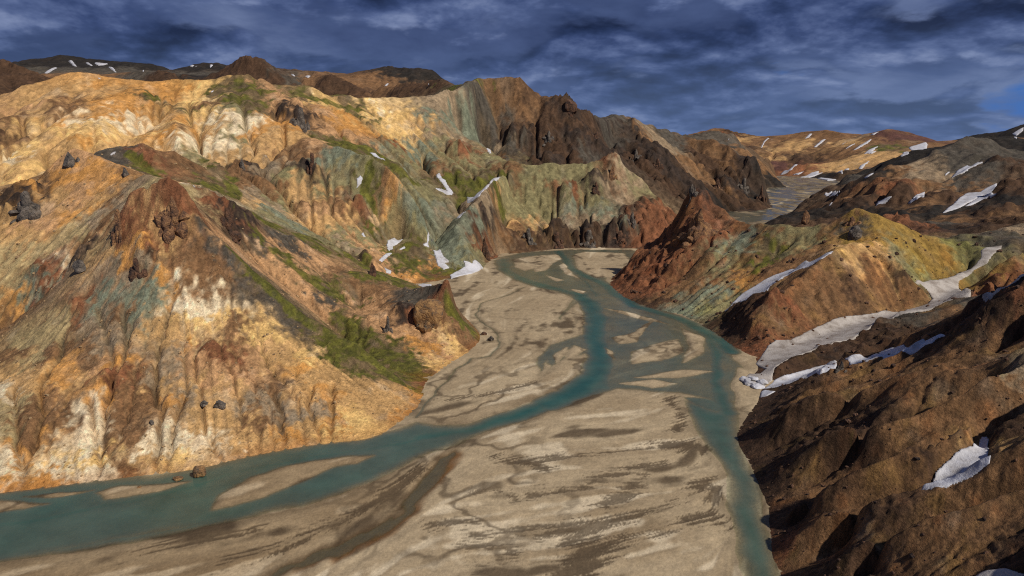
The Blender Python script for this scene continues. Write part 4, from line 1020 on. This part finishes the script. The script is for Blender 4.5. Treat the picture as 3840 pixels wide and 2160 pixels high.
# in grid units: e_theta = (cos, -sin), e_r = (sin, cos)
ct, st = np.cos(fth)[:, None], np.sin(fth)[:, None]
di = (fx * ct - fy * st) / FS_T; dj = (fx * st + fy * ct) / FS_R
mm = np.hypot(di, dj) + 1e-9
di = (di / mm).astype(np.float32); dj = (dj / mm).astype(np.float32)
def flow_streaks(noise, n):
    a0, b0 = np.meshgrid(np.arange(FNT, dtype=np.float32), np.arange(FNR, dtype=np.float32), indexing='ij')
    acc = noise.copy(); w_ = 1
    for s in (1, -1):
        x, y = a0.copy(), b0.copy()
        for _ in range(n):
            a = np.clip(np.rint(x).astype(np.int32), 0, FNT - 1); b = np.clip(np.rint(y).astype(np.int32), 0, FNR - 1)
            x += s * di[a, b]; y += s * dj[a, b]
            a = np.clip(np.rint(x).astype(np.int32), 0, FNT - 1); b = np.clip(np.rint(y).astype(np.int32), 0, FNR - 1)
            acc += noise[a, b]; w_ += 1
    acc /= w_
    return acc / acc.std()
na = _rng.randn(FNT, FNR).astype(np.float32)
FL1 = flow_streaks(na, 16)
FL2 = flow_streaks(blur(_rng.randn(FNT, FNR).astype(np.float32), 9), 30)
FL3 = flow_streaks(fbm(FX, FY, 34, 4, 201).astype(np.float32), 22)

wetn = 0.32 * FL2 + 0.62 * FL3 + 0.05 * FL1 + 1.8 * fbm(FX, FY, 60, 4, 505)
upf = sstep(430, 520, FY)
wetn = wetn + upf * (0.55 + 2.6 * fbm(FX + 9 * fbm(FX, FY, 40, 3, 521), FY + 9 * fbm(FX, FY, 40, 3, 525), 30, 6, 515, 0.6))
rill = sstep(0.86, 0.98, 1 - np.abs(fbm(FX, FY, 42, 4, 531) + 0.16 * FL3)) * sstep(-0.2, 0.3, fbm(FX, FY, 110, 2, 541))
wetn = np.maximum(wetn, 0.7 + 0.9 * rill)
WET = sstep(0.85, 1.9, wetn)
def dark(sd, soft, amt=1.0):
    global WET
    WET = np.maximum(WET, amt * sstep(soft, -soft, sd + 2.0 * FL1 + 1.5 * FL2))
for pts in ([(1660,1002),(1700,996),(1724,1050),(1722,1098),(1690,1085),(1692,1030)], [(1442,1366),(1560,1350),(1604,1352),(1540,1402),(1480,1470),(1350,1470)], [(1240,1152),(1359,1156),(1378,1182),(1330,1176),(1260,1166)],
            [(1640,1120),(1740,1110),(1800,1130),(1760,1140),(1660,1138)], [(1720,1210),(1790,1205),(1800,1240),(1740,1250)], [(1715,1310),(1800,1290),(1812,1320),(1740,1330)]):
    dark(psd(pts), 2.0)
for pts, w_ in (([(1718,1166),(1600,1180),(1526,1198),(1476,1222),(1400,1236),(1326,1244)], 2.2), ([(1192,1242),(1240,1234),(1288,1252)], 2), ([(1626,1198),(1580,1240),(1526,1277)], 2.2), ([(1800,1250),(1718,1268),(1592,1300),(1459,1328),(1359,1350)], 2.2),
                ([(1810,1300),(1718,1318),(1559,1352),(1442,1362)], 1.8), ([(1076,1320),(1140,1316),(1200,1318)], 1.2), ([(1180,1352),(1260,1344),(1340,1336)], 1.2), ([(1160,1376),(1230,1372),(1290,1390)], 1.6), ([(1200,1449),(1260,1420),(1300,1395)], 1.5),
                ([(840,1330),(960,1250),(1060,1180)], 2.0), ([(560,1420),(720,1370),(850,1310)], 2.0), ([(300,1400),(420,1370),(640,1330)], 1.0), ([(1340,1160),(1450,1150),(1640,1130)], 1.5), ([(1100,1010),(1200,1000),(1350,960)], 1.2)):
    dark(lsd(pts) - w_, 1.6, 0.9)
sand = np.array(lin(180, 161, 130)); silt = np.array(lin(140, 121, 94)); damp = np.array(lin(74, 60, 44)); pale_s = np.array(lin(206, 189, 159))
base = 0.5 + 0.5 * np.clip(0.8 * fbm(FX, FY, 60, 4, 300) + 0.35 * FL3, -1, 1)
FC = silt + (sand - silt) * base[..., None]
hi = sstep(0.5, 1.4, -0.6 * FL2 - 0.5 * FL3 + 0.4 * fbm(FX, FY, 90, 3, 310))
FC = FC + (pale_s - FC) * (0.8 * hi)[..., None]
FC = FC + (damp - FC) * (0.85 * WET)[..., None]
# the left-hand strips are coarser, browner gravel
cg = np.maximum(sstep(8, -8, psd([(-300,1460),(0,1425),(333,1368),(667,1302),(859,1252),(1059,1158),(1130,1130),(1100,1190),(1000,1285),(860,1356),(700,1425),(500,1520)])), sstep(40, -10, psd([(-1400,1640),(-400,1330),(0,1247),(500,1190),(900,1122),(900,1250),(300,1380),(0,1430)])))
FC = FC * (1 - cg[..., None] * np.array([0.25, 0.30, 0.36]))
# rust-stained back channel
ru = psd([(1142,1126),(1159,1143),(1109,1219),(1059,1286),(986,1339),(859,1406),(700,1462),(640,1470),(700,1424),(859,1356),(926,1326),(992,1286),(1059,1206),(1099,1153)])
rin = sstep(2.5, -4, ru + 1.0 * FL2)
rside = sstep(6, -1, lsd([(1160,1145),(1110,1219),(1060,1286),(987,1339),(860,1407),(740,1455)]) + 1.2 * FL2)
FC = FC + (np.array(lin(96, 75, 50)) - FC) * (0.95 * rin)[..., None]
FC = FC + (np.array(lin(136, 90, 46)) - FC) * (0.75 * rin * rside)[..., None]
depth = np.maximum(depth, np.where(ru < 4, -0.9 + 1.02 * rin, -0.9))
# far plain is darker gravel
fp = sstep(1300, 1600, FR)
FC = FC * (1 - 0.3 * fp)[..., None]
# wet margins, river-bed gravel
bank = sstep(-0.85, 0.05, depth)
FC = FC * (1 - 0.30 * bank)[..., None]
bed = sstep(-0.05, 0.35, depth)
FC = FC + (np.array(lin(160, 142, 110)) - FC) * (0.55 * bed)[..., None]
FC *= (1 + 0.035 * np.clip(FL1, -2, 2) + 0.05 * _rng.randn(FNT, FNR))[..., None]
FC = np.clip(FC, 0.015, 0.75)
rel = fbm(FX, FY, 5, 4, 400) * 0.18 + 0.10 * FL2 - 0.16 * WET
FZ = np.where(depth < 0, -depth * 0.55, -depth) + rel * sstep(0.1, -0.5, depth)
FZ = np.maximum(FZ, -1.6)
M_GRAVEL = ground_material('river_gravel', 0.12, 0.12)
kq = keepv[:-1, :-1] | keepv[1:, :-1] | keepv[:-1, 1:] | keepv[1:, 1:]
used, f = quads(FNT, FNR, kq)
FV = np.stack([FX, FY, FZ], -1).reshape(-1, 3)
o = mesh_obj('valley_floor', FV[used], f, M_GRAVEL, True, FC.reshape(-1, 3)[used])
tag(o, 'tan gravel and silt flats streaked by the braided river', 'riverbed', None, 'structure')
ntri += 2 * len(f)

# ------------------------------------------------------------------ water
def water_material():
    m, nt, out = material('glacial_water')
    at = N(nt, 'ShaderNodeAttribute', attribute_name='depth')
    d = at.outputs['Fac']
    ge = N(nt, 'ShaderNodeNewGeometry')
    opac = ramp(nt, d, [(0.0, (0.0,) * 3), (0.10, (0.17,) * 3), (0.35, (0.56,) * 3), (0.95, (0.88,) * 3)])
    tint = ramp(nt, d, [(0.0, lin(112, 110, 96)), (0.25, lin(88, 106, 96)), (0.6, lin(66, 98, 87)), (1.0, lin(44, 86, 79))])
    mp = N(nt, 'ShaderNodeMapping'); nt.links.new(ge.outputs['Position'], mp.inputs[0])
    n1 = setin(nt, N(nt, 'ShaderNodeTexNoise'), Vector=mp.outputs[0], Scale=0.55, Detail=6.0, Roughness=0.7)
    n2 = setin(nt, N(nt, 'ShaderNodeTexNoise'), Vector=mp.outputs[0], Scale=0.06, Detail=4.0, Roughness=0.6)
    tint = mixc(nt, 1.0, tint, ramp(nt, n2.outputs[0], [(0.3, (0.78,) * 3), (0.7, (1.22,) * 3)]), 'MULTIPLY')
    b = N(nt, 'ShaderNodeBump'); setin(nt, b, Height=n1.outputs[0], Strength=0.15, Distance=0.3)
    dif = N(nt, 'ShaderNodeBsdfDiffuse'); setin(nt, dif, Color=tint)
    tr = N(nt, 'ShaderNodeBsdfTransparent'); setin(nt, tr, Color=(0.9, 0.93, 0.9, 1))
    mx = N(nt, 'ShaderNodeMixShader'); setin(nt, mx, Fac=opac); nt.links.new(tr.outputs[0], mx.inputs[1]); nt.links.new(dif.outputs[0], mx.inputs[2])
    gl = N(nt, 'ShaderNodeBsdfGlossy'); setin(nt, gl, Roughness=0.2, Normal=b.outputs[0])
    fr = N(nt, 'ShaderNodeFresnel'); setin(nt, fr, IOR=1.33, Normal=b.outputs[0])
    m2 = N(nt, 'ShaderNodeMixShader'); setin(nt, m2, Fac=mth(nt, 'MULTIPLY', fr.outputs[0], ramp(nt, d, [(0.0, (0.0,) * 3), (0.10, (0.7,) * 3), (0.3, (1,) * 3)]))); nt.links.new(mx.outputs[0], m2.inputs[1]); nt.links.new(gl.outputs[0], m2.inputs[2])
    nt.links.new(m2.outputs[0], out.inputs[0])
    return m
M_WATER = water_material()
wv = (depth > -0.04) & (FHILL < 0.8)
kw = wv[:-1, :-1] | wv[1:, :-1] | wv[:-1, 1:] | wv[1:, 1:]
used, f = quads(FNT, FNR, kw)
WV = np.stack([FX, FY, 0 * FX], -1).reshape(-1, 3)
o = mesh_obj('river', WV[used], f, M_WATER, True, None, None, {'depth': np.clip(depth.ravel()[used] / 1.4, 0, 1)})
tag(o, 'turquoise glacial river winding and braiding between the gravel bars', 'river', None, 'structure')
ntri += 2 * len(f)
print('floor', ntri, time.time() - T0)
# ------------------------------------------------------------------ snow
def snow_material(name, c0, c1):
    m, nt, out = material(name)
    ge = N(nt, 'ShaderNodeNewGeometry')
    n1 = setin(nt, N(nt, 'ShaderNodeTexNoise'), Vector=ge.outputs['Position'], Scale=0.10, Detail=7.0, Roughness=0.65, Distortion=0.4)
    n2 = setin(nt, N(nt, 'ShaderNodeTexNoise'), Vector=ge.outputs['Position'], Scale=0.8, Detail=4.0, Roughness=0.7)
    c = ramp(nt, n1.outputs[0], [(0.34, c1), (0.56, c0)])
    c = mixc(nt, 1.0, c, ramp(nt, n2.outputs[0], [(0.3, (0.86,) * 3), (0.65, (1.06,) * 3)]), 'MULTIPLY')
    b = N(nt, 'ShaderNodeBump'); setin(nt, b, Height=n2.outputs[0], Strength=0.5, Distance=0.8)
    p = N(nt, 'ShaderNodeBsdfPrincipled')
    setin(nt, p, Base_Color=c, Roughness=0.7, Normal=b.outputs[0])
    nt.links.new(p.outputs[0], out.inputs[0])
    return m
M_SNOW = snow_material('old_snow', lin(198, 198, 204), lin(164, 159, 157))
M_SNOWDIM = snow_material('dusty_snow', lin(176, 168, 160), lin(132, 121, 111))  # dirty snow, with dim grazing light put into its greyer colour
HFW = np.maximum(HF, 0.15)
HSM = blur(HFW, 14)
def snow(pts, label, group, mat, spread):
    q = []
    for a, b in pts:
        p = cast(a, b, HFW)
        if p: q.append((math.atan2(p[0], p[1]), math.log(math.hypot(p[0], p[1]) / R0)))
    if len(q) < 3: return None
    q = np.array(q)
    med = np.median(q[:, 1])
    q[:, 1] = np.clip(q[:, 1], med - spread, med + spread)
    q *= 1000
    lo, hi = q.min(0) - 1.5, q.max(0) + 1.5
    stp = max(min(1.5, (hi - lo).min() / 14), 0.45)
    na, nb = int((hi[0] - lo[0]) / stp) + 2, int((hi[1] - lo[1]) / stp) + 2
    a = lo[0] + np.arange(na)[:, None] * stp + np.zeros((1, nb)); b = lo[1] + np.arange(nb)[None] * stp + np.zeros((na, 1))
    sd = poly_sd(q, a + 1.3 * fbm(a, b, 9, 5, 900, 0.6), b + 1.3 * fbm(a, b, 9, 5, 907, 0.6))
    fi = np.clip((a / 1000 + TH) / STEP, 0, NT - 1.01); fj = np.clip(b / 1000 / STEP, 0, NR - 1.01)
    r = R0 * np.exp(b / 1000)
    g = hsample(HFW, fi, fj); gs = hsample(HSM, fi, fj)
    t = sstep(-0.3, 2.2, -sd)
    thick = np.clip(r * 0.0014, 0.4, 6)
    z = np.maximum(0.15 * g + 0.85 * gs, g - 0.5 * thick * t) + thick * (1.1 * t - 0.25)
    ok = sd < 0.25
    cell = ok[:-1, :-1] & ok[1:, :-1] & ok[:-1, 1:] & ok[1:, 1:]
    if cell.sum() < 2: return None
    # one drift, one piece: keep the largest connected part
    lab = np.where(cell, np.arange(cell.size).reshape(cell.shape) + 1, 0)
    while True:
        pz = np.pad(lab, 1)
        nl = np.where(cell, np.maximum.reduce([pz[1:-1, 1:-1], pz[:-2, 1:-1], pz[2:, 1:-1], pz[1:-1, :-2], pz[1:-1, 2:]]), 0)
        if (nl == lab).all(): break
        lab = nl
    ids, cnt = np.unique(lab[lab > 0], return_counts=True)
    cell = lab == ids[cnt.argmax()]
    used, f = quads(na, nb, cell)
    V = np.stack([np.sin(a / 1000) * r, np.cos(a / 1000) * r, z], -1).reshape(-1, 3)[used]
    # close the drift below with a base sunk into the ground
    base = V.copy(); base[:, 2] = np.minimum(V[:, 2], g.reshape(-1)[used]) - thick.reshape(-1)[used]
    n = len(V)
    ed = {}
    for fc in f.tolist():
        for k in range(4):
            e = (fc[k], fc[(k + 1) % 4])
            if (e[1], e[0]) in ed: del ed[(e[1], e[0])]
            else: ed[e] = 1
    skirt = np.array([(e[1], e[0], e[0] + n, e[1] + n) for e in ed]) if ed else np.zeros((0, 4), int)
    o = mesh_obj('snow_patch', np.concatenate([V, base]), np.concatenate([f, skirt, f[:, ::-1] + n]), M_SNOWDIM if mat == 'dusty' else M_SNOW, True)
    return tag(o, label, 'snow patch', group)
SNOW_OBJ = {}
for args in SNOWS: SNOW_OBJ[args[1]] = snow(*args)
print('snow', time.time() - T0)

# ------------------------------------------------------------------ rocks
import bmesh
def ico(n):
    bm = bmesh.new(); bmesh.ops.create_icosphere(bm, subdivisions=n, radius=1.0)
    v = np.array([w.co[:] for w in bm.verts]); f = np.array([[w.index for w in q.verts] for q in bm.faces]); bm.free()
    return v, f
ICO = {n: ico(n) for n in (1, 2, 3, 4)}
def rock_material(name, c0, c1, c2):
    m, nt, out = material(name)
    ge = N(nt, 'ShaderNodeNewGeometry')
    tcn = N(nt, 'ShaderNodeTexCoord')
    n1 = setin(nt, N(nt, 'ShaderNodeTexNoise'), Vector=tcn.outputs['Object'], Scale=0.22, Detail=8.0, Roughness=0.7)
    n2 = setin(nt, N(nt, 'ShaderNodeTexNoise'), Vector=tcn.outputs['Object'], Scale=1.1, Detail=6.0, Roughness=0.75)
    vo = setin(nt, N(nt, 'ShaderNodeTexVoronoi', feature='DISTANCE_TO_EDGE'), Vector=tcn.outputs['Object'], Scale=0.35)
    c = ramp(nt, n1.outputs[0], [(0.36, c0), (0.5, c1), (0.64, c2)])
    c = mixc(nt, 1.0, c, ramp(nt, n2.outputs[0], [(0.3, (0.6,) * 3), (0.7, (1.35,) * 3)]), 'MULTIPLY')
    h = mth(nt, 'ADD', mth(nt, 'MULTIPLY', n2.outputs[0], 1.0), mth(nt, 'MULTIPLY', mth(nt, 'MINIMUM', vo.outputs['Distance'], 0.12), 4.0))
    b = N(nt, 'ShaderNodeBump'); setin(nt, b, Height=h, Strength=0.9, Distance=0.8)
    p = N(nt, 'ShaderNodeBsdfPrincipled'); setin(nt, p, Base_Color=c, Roughness=0.9, Normal=b.outputs[0])
    nt.links.new(p.outputs[0], out.inputs[0])
    return m
M_RUST = rock_material('rusty_rock', lin(70, 52, 41), lin(120, 85, 58), lin(160, 120, 78))
M_DARK = rock_material('dark_rock', lin(58, 53, 50), lin(92, 84, 76), lin(126, 114, 102))
M_BROWN = rock_material('brown_rock', lin(44, 34, 29), lin(84, 58, 42), lin(116, 82, 58))
M_GREYT = rock_material('grey_topped_rock', lin(74, 68, 60), lin(132, 98, 62), lin(158, 124, 80))
def n3(p, lam, seed):
    return (perlin(p[:, 0] / lam + seed, p[:, 1] / lam, seed) + perlin(p[:, 1] / lam, p[:, 2] / lam + seed, seed + 1) + perlin(p[:, 2] / lam, p[:, 0] / lam - seed, seed + 2)) / 1.8
def lump(seed, kind, sub=3):
    """one block: a rounded cube trimmed by random planes, then weathered"""
    rg_ = np.random.RandomState(seed)
    ICO_V = ICO[sub][0]
    P = ICO_V.copy()
    e = 0.72 if kind == 'block' else 0.85
    P = np.sign(P) * np.abs(P) ** e
    for _ in range(10):
        n = rg_.randn(3); n /= np.linalg.norm(n)
        d = rg_.uniform(0.55, 0.9) * (1.15 if kind == 'block' else 1)
        s = P @ n
        P = P - np.outer(np.maximum(s - d, 0), n)
    P = P + ICO_V * (0.13 * n3(P, 0.6, seed) + 0.08 * (1 - 2 * np.abs(n3(P, 0.33, seed + 5))) + 0.05 * n3(P, 0.14, seed + 9))[:, None]
    P[:, 2] = (P[:, 2] + 0.75) / 1.6                       # 0 at the foot
    if kind in ('pin', 'fin'):
        t = np.clip(P[:, 2], 0, 1.2)
        P[:, :2] *= (1.15 - 0.8 * t)[:, None]
        P[:, 0] += 0.25 * t * rg_.uniform(-1, 1)
    return P
def ground(gx, gy):
    gi = (math.atan2(gx, gy) + TH) / STEP; gj = math.log(math.hypot(gx, gy) / R0) / STEP
    return float(hsample(HFW, np.array([min(max(gi, 0), NT - 1.01)]), np.array([min(max(gj, 0), NR - 1.01)]))[0])
def rocks(name, label, cat, px, py, wpx, hpx, kind, mat, blocks=1, seed=1, group=None, dfac=0.8):
    p = cast(px, py, HFW)
    if not p: return
    ax = p[1] * CP + (CAM_H - p[2]) * SP
    w = 0.85 * wpx * ax / FD; h = 0.8 * hpx * ax / FD
    rg_ = np.random.RandomState(seed + 1000)
    VV, FF = [], []
    if kind == 'crag': blocks = blocks * 3
    for k in range(blocks):
        sub = 3 if k == 0 else 2
        P = lump(seed * 13 + k, kind if k == 0 or kind != 'crag' else ('pin' if rg_.rand() < 0.4 else 'boulder'), sub)
        if blocks == 1: sc, off, hz_, emb = 1.0, (0, 0), h, 0.16
        elif k == 0: sc, off, hz_, emb = (0.34 if kind == 'crag' else 0.75), (0, 0), h, 0.24
        else:
            sc = rg_.uniform(0.18, 0.44)
            off = (rg_.uniform(-0.5, 0.5) * w, rg_.uniform(-0.45, 0.2) * w * dfac)
            hz_ = h * rg_.uniform(0.35, 0.85) * (1 - 0.9 * abs(off[0]) / w); emb = 0.5
        if blocks > 1 and k:
            a = rg_.uniform(0, 6.28); P[:, :2] = P[:, :2] @ np.array([[math.cos(a), -math.sin(a)], [math.sin(a), math.cos(a)]]); P[:, 0] += rg_.uniform(-0.4, 0.4) * P[:, 2]
        Q = np.stack([P[:, 0] * w * 0.56 * sc + off[0], P[:, 1] * w * 0.56 * sc * dfac + off[1], P[:, 2] * hz_ * 1.18], 1)
        gz = ground(p[0] + off[0], p[1] + off[1])
        Q[:, 2] += (min(gz, p[2] + 0.3 * h) - p[2] if blocks > 1 else 0) - emb * hz_
        VV.append((Q, ICO[sub][1]))
    if blocks == 1:
        o = mesh_obj(name, *VV[0], mat, False)
    else:                                                   # the outcrop and the blocks it is broken into
        o = bpy.data.objects.new(name, None); col.objects.link(o)
        for k, (Q, F_) in enumerate(VV): mesh_obj('rock_block' if k else 'peak_block', Q, F_, mat, False, None, o)
    o.location = p
    return tag(o, label, cat, group)
R = rocks
R('rock_outcrop', 'big rusty crag crowning the near ochre hill', 'crag', 440, 556, 84, 74, 'crag', M_RUST, 5, 3)
R('rock_outcrop', 'tall rust brown pillar on the shoulder beside the summit crag', 'crag', 300, 590, 44, 84, 'crag', M_RUST, 3, 5)
R('rock_outcrop', 'dark crag band on the ochre hill below the pillar', 'crag', 345, 690, 44, 60, 'crag', M_BROWN, 4, 8)
R('rock_outcrop', 'purple brown crag on the crest right of the summit crag', 'crag', 575, 570, 66, 50, 'crag', M_BROWN, 5, 12)
R('rock_fin', 'black jagged rock fin on the orange cone', 'rock fin', 178, 412, 52, 38, 'fin', M_DARK, 3, 14)
R('rock_outcrop', 'dark grey crag on the orange slope below the black fin', 'crag', 70, 535, 80, 62, 'crag', M_DARK, 6, 17)
R('boulder', 'dark boulder with a rust spot in the brown gully beside the ochre hill', 'boulder', 202, 682, 32, 30, 'boulder', M_DARK, 1, 19)
R('rock_pinnacle', 'thin black pinnacle on a brown spur above the mossy hump', 'pinnacle', 609, 422, 18, 30, 'pin', M_DARK, 2, 21)
R('rock_pinnacle', 'stubby dark rock at the edge of the mossy hump', 'rock', 317, 442, 22, 24, 'pin', M_DARK, 1, 23)
R('rock_outcrop', 'grey crag near the mossy top of the bright yellow mountain', 'crag', 760, 322, 54, 62, 'crag', M_DARK, 4, 25)
R('rock_outcrop', 'rounded rust brown crag on a tan spur below the bright yellow mountain', 'crag', 785, 415, 36, 48, 'crag', M_BROWN, 2, 28)
R('rock_outcrop', 'grey topped tan block with a dark hollow above the river flats', 'crag', 1080, 808, 104, 64, 'block', M_GREYT, 3, 30)
R('rock_outcrop', 'small grey crag on the moss slope beside the tan block', 'crag', 976, 832, 26, 44, 'crag', M_DARK, 3, 32)
R('rock_pinnacle', 'grey pointed rock on the ridge above the creek with snow', 'pinnacle', 940, 692, 34, 38, 'pin', M_BROWN, 2, 34)
R('rock_tower', 'dark red square topped tower on the skyline of the dark mountain', 'rock tower', 1435, 284, 44, 40, 'block', M_BROWN, 3, 36)
R('rock_pinnacle', 'orange pinnacle standing on the pale green ridge', 'pinnacle', 1540, 446, 28, 40, 'pin', M_RUST, 2, 38)
R('rock_pinnacle', 'red brown pillar at the foot of the green dome by the river bend', 'pinnacle', 1222, 648, 34, 66, 'pin', M_BROWN, 2, 41)
R('rock_outcrop', 'craggy rust brown summit of the right hand ridge', 'crag', 1757, 572, 92, 66, 'crag', M_RUST, 6, 43)
R('rock_outcrop', 'rough tan rocks on the saddle between the rust summit and the mustard knoll', 'crag', 2143, 562, 42, 24, 'crag', M_RUST, 3, 46)
R('rock_outcrop', 'dark grey slab below the crest of the mustard knoll', 'rock', 2148, 598, 36, 32, 'boulder', M_DARK, 1, 47)
R('rock_pinnacle', 'tan pinnacle at the low end of the shaded hill', 'pinnacle', 2028, 560, 26, 42, 'pin', M_RUST, 1, 49)
R('rock_outcrop', 'dark rock standing between the two halves of the narrow snow band', 'rock', 2116, 930, 40, 28, 'crag', M_DARK, 3, 51)
R('boulder', 'larger grey boulder lying on the ochre scree above the river', 'boulder', 555, 1024, 34, 20, 'boulder', M_DARK, 1, 53)
R('boulder', 'small grey boulder beside the larger one on the ochre scree', 'boulder', 514, 1021, 22, 15, 'boulder', M_DARK, 1, 54)
R('boulder', 'small round black boulder on the ochre scree', 'boulder', 382, 1067, 15, 13, 'boulder', M_DARK, 1, 55)
R('boulder', 'round tan boulder standing in the river edge', 'boulder', 502, 1198, 32, 32, 'boulder', M_GREYT, 1, 56)
R('boulder', 'flat tan boulder lying in the river beside the round one', 'boulder', 446, 1206, 28, 11, 'boulder', M_GREYT, 1, 57)
R('boulder', 'tiny tan stone on the gravel bar under the ochre hill', 'boulder', 350, 1228, 12, 7, 'boulder', M_GREYT, 1, 58)
R('boulder', 'dark boulder on the silt flats below the tan block', 'boulder', 1235, 858, 17, 15, 'boulder', M_DARK, 1, 59)
R('boulder', 'brown rock at the edge of the silt flats below the tan block', 'boulder', 1217, 843, 17, 10, 'boulder', M_BROWN, 1, 60)
for k, (a, b, w_, h_, lb) in enumerate(((1600,398,30,30,'dark crag below the rounded grey top right of the red tower'),(1655,425,30,34,'dark crag halfway down the cliffs behind the orange pinnacle'),(1740,490,34,36,'brown crag on the cliffs straight above the rust summit'),(1805,470,30,30,'black crag on the cliffs beside the low end of the braided plain'),
    (1870,475,34,36,'brown crag on the last buttress above the braided plain'),(1915,500,28,40,'dark crag at the very corner where the cliffs meet the braided plain'),(1590,560,32,30,'rust crag on the red scree right of the pale green ridge'),(1500,480,30,26,'dark crag just under the crest of the pale green ridge'),
    (1480,600,46,30,'dark crag at the water edge under the orange pinnacle'),(1400,605,46,26,'brown crag at the water edge in the middle of the river bend'),(1330,600,42,30,'dark crag at the water edge near the red brown pillar'),(1560,606,42,30,'brown crag at the water edge below the red scree'),(1380,350,30,26,'dark crag below and left of the red tower'),(1500,350,28,24,'brown crag right of the red tower'))):
    R('rock_outcrop', lb, 'crag', a, b, w_, h_, 'crag', M_BROWN if k % 2 else M_DARK, 3, 70 + k, 'dark crags on the cliffs')
# slabs broken off the lower end of the snow tongue at the river
tng = SNOW_OBJ['long dusty snow tongue winding from the mustard bowl down to the river']
for k, (a, b, w_, h_) in enumerate(((1874,958,22,9),(1888,968,26,10),(1905,975,24,11),(1918,966,20,10),(1896,956,18,8))):
    p = cast(a, b, HFW)
    m_ = (p[1] * CP + (CAM_H - p[2]) * SP) / FD
    P = lump(300 + k, 'block', 3) * np.array([w_ * m_ * 0.6, w_ * m_ * 0.9, h_ * m_ * 1.2]) + np.array(p) - np.array([0, 0, 0.25 * h_ * m_])
    mesh_obj('snow_slab', P, ICO[3][1], M_SNOW, False, None, tng)
print('rocks', time.time() - T0, 'tris', ntri)
# ------------------------------------------------------------------ loose stones on the near slopes and gravel: past counting
def stones(name, label, n, ids, mat, smin, smax, seed, rmax=900, floor=False):
    rg_ = np.random.RandomState(seed)
    i = rg_.randint(2, NT - 2, n * 12); j = rg_.randint(2, int(math.log(rmax / R0) / STEP), n * 12)
    z = HF[i, j]
    m8 = np.isin(HID[i, j], ids) & (z > 1.5) & (moss[i, j] < 0.5) & (rg_.rand(n * 12) < 0.25 + 0.75 * sstep(-0.1, 0.4, perlin(GX[i, j] / 45, GY[i, j] / 45, seed)))
    i, j = i[m8][:n], j[m8][:n]
    V1, F1 = ICO[1]
    k = len(i)
    sz = GR[i, j] * (smin + (smax - smin) * rg_.rand(k) ** 4)
    P = V1[None] * (1 + 0.35 * rg_.uniform(-1, 1, (k, len(V1), 1)))
    P = P * (sz[:, None, None] * rg_.uniform(0.6, 1.3, (k, 1, 3)) * np.array([1, 1, 0.8]))
    P = P + np.stack([GX[i, j], GY[i, j], HF[i, j] + 0.1 * sz], -1)[:, None]
    o = mesh_obj(name, P.reshape(-1, 3), (F1[None] + (np.arange(k) * len(V1))[:, None, None]).reshape(-1, 3), mat, False)
    return tag(o, label, 'stones', None, 'stuff')
M_TAN = rock_material('tan_stone', lin(120, 98, 70), lin(158, 130, 94), lin(188, 160, 120))
stones('loose_stones', 'pale tan stones scattered over the ochre scree hill', 2200, [0], M_TAN, 0.0006, 0.0026, 5)
stones('loose_stones', 'brown stones scattered over the slopes of the right bank', 2600, [4, 5], M_BROWN, 0.0007, 0.0038, 6)
print('stones', time.time() - T0, sum(len(o.data.polygons) * (2 if len(o.data.polygons) and o.data.polygons[0].loop_total == 4 else 1) for o in bpy.data.objects if o.type == 'MESH'))
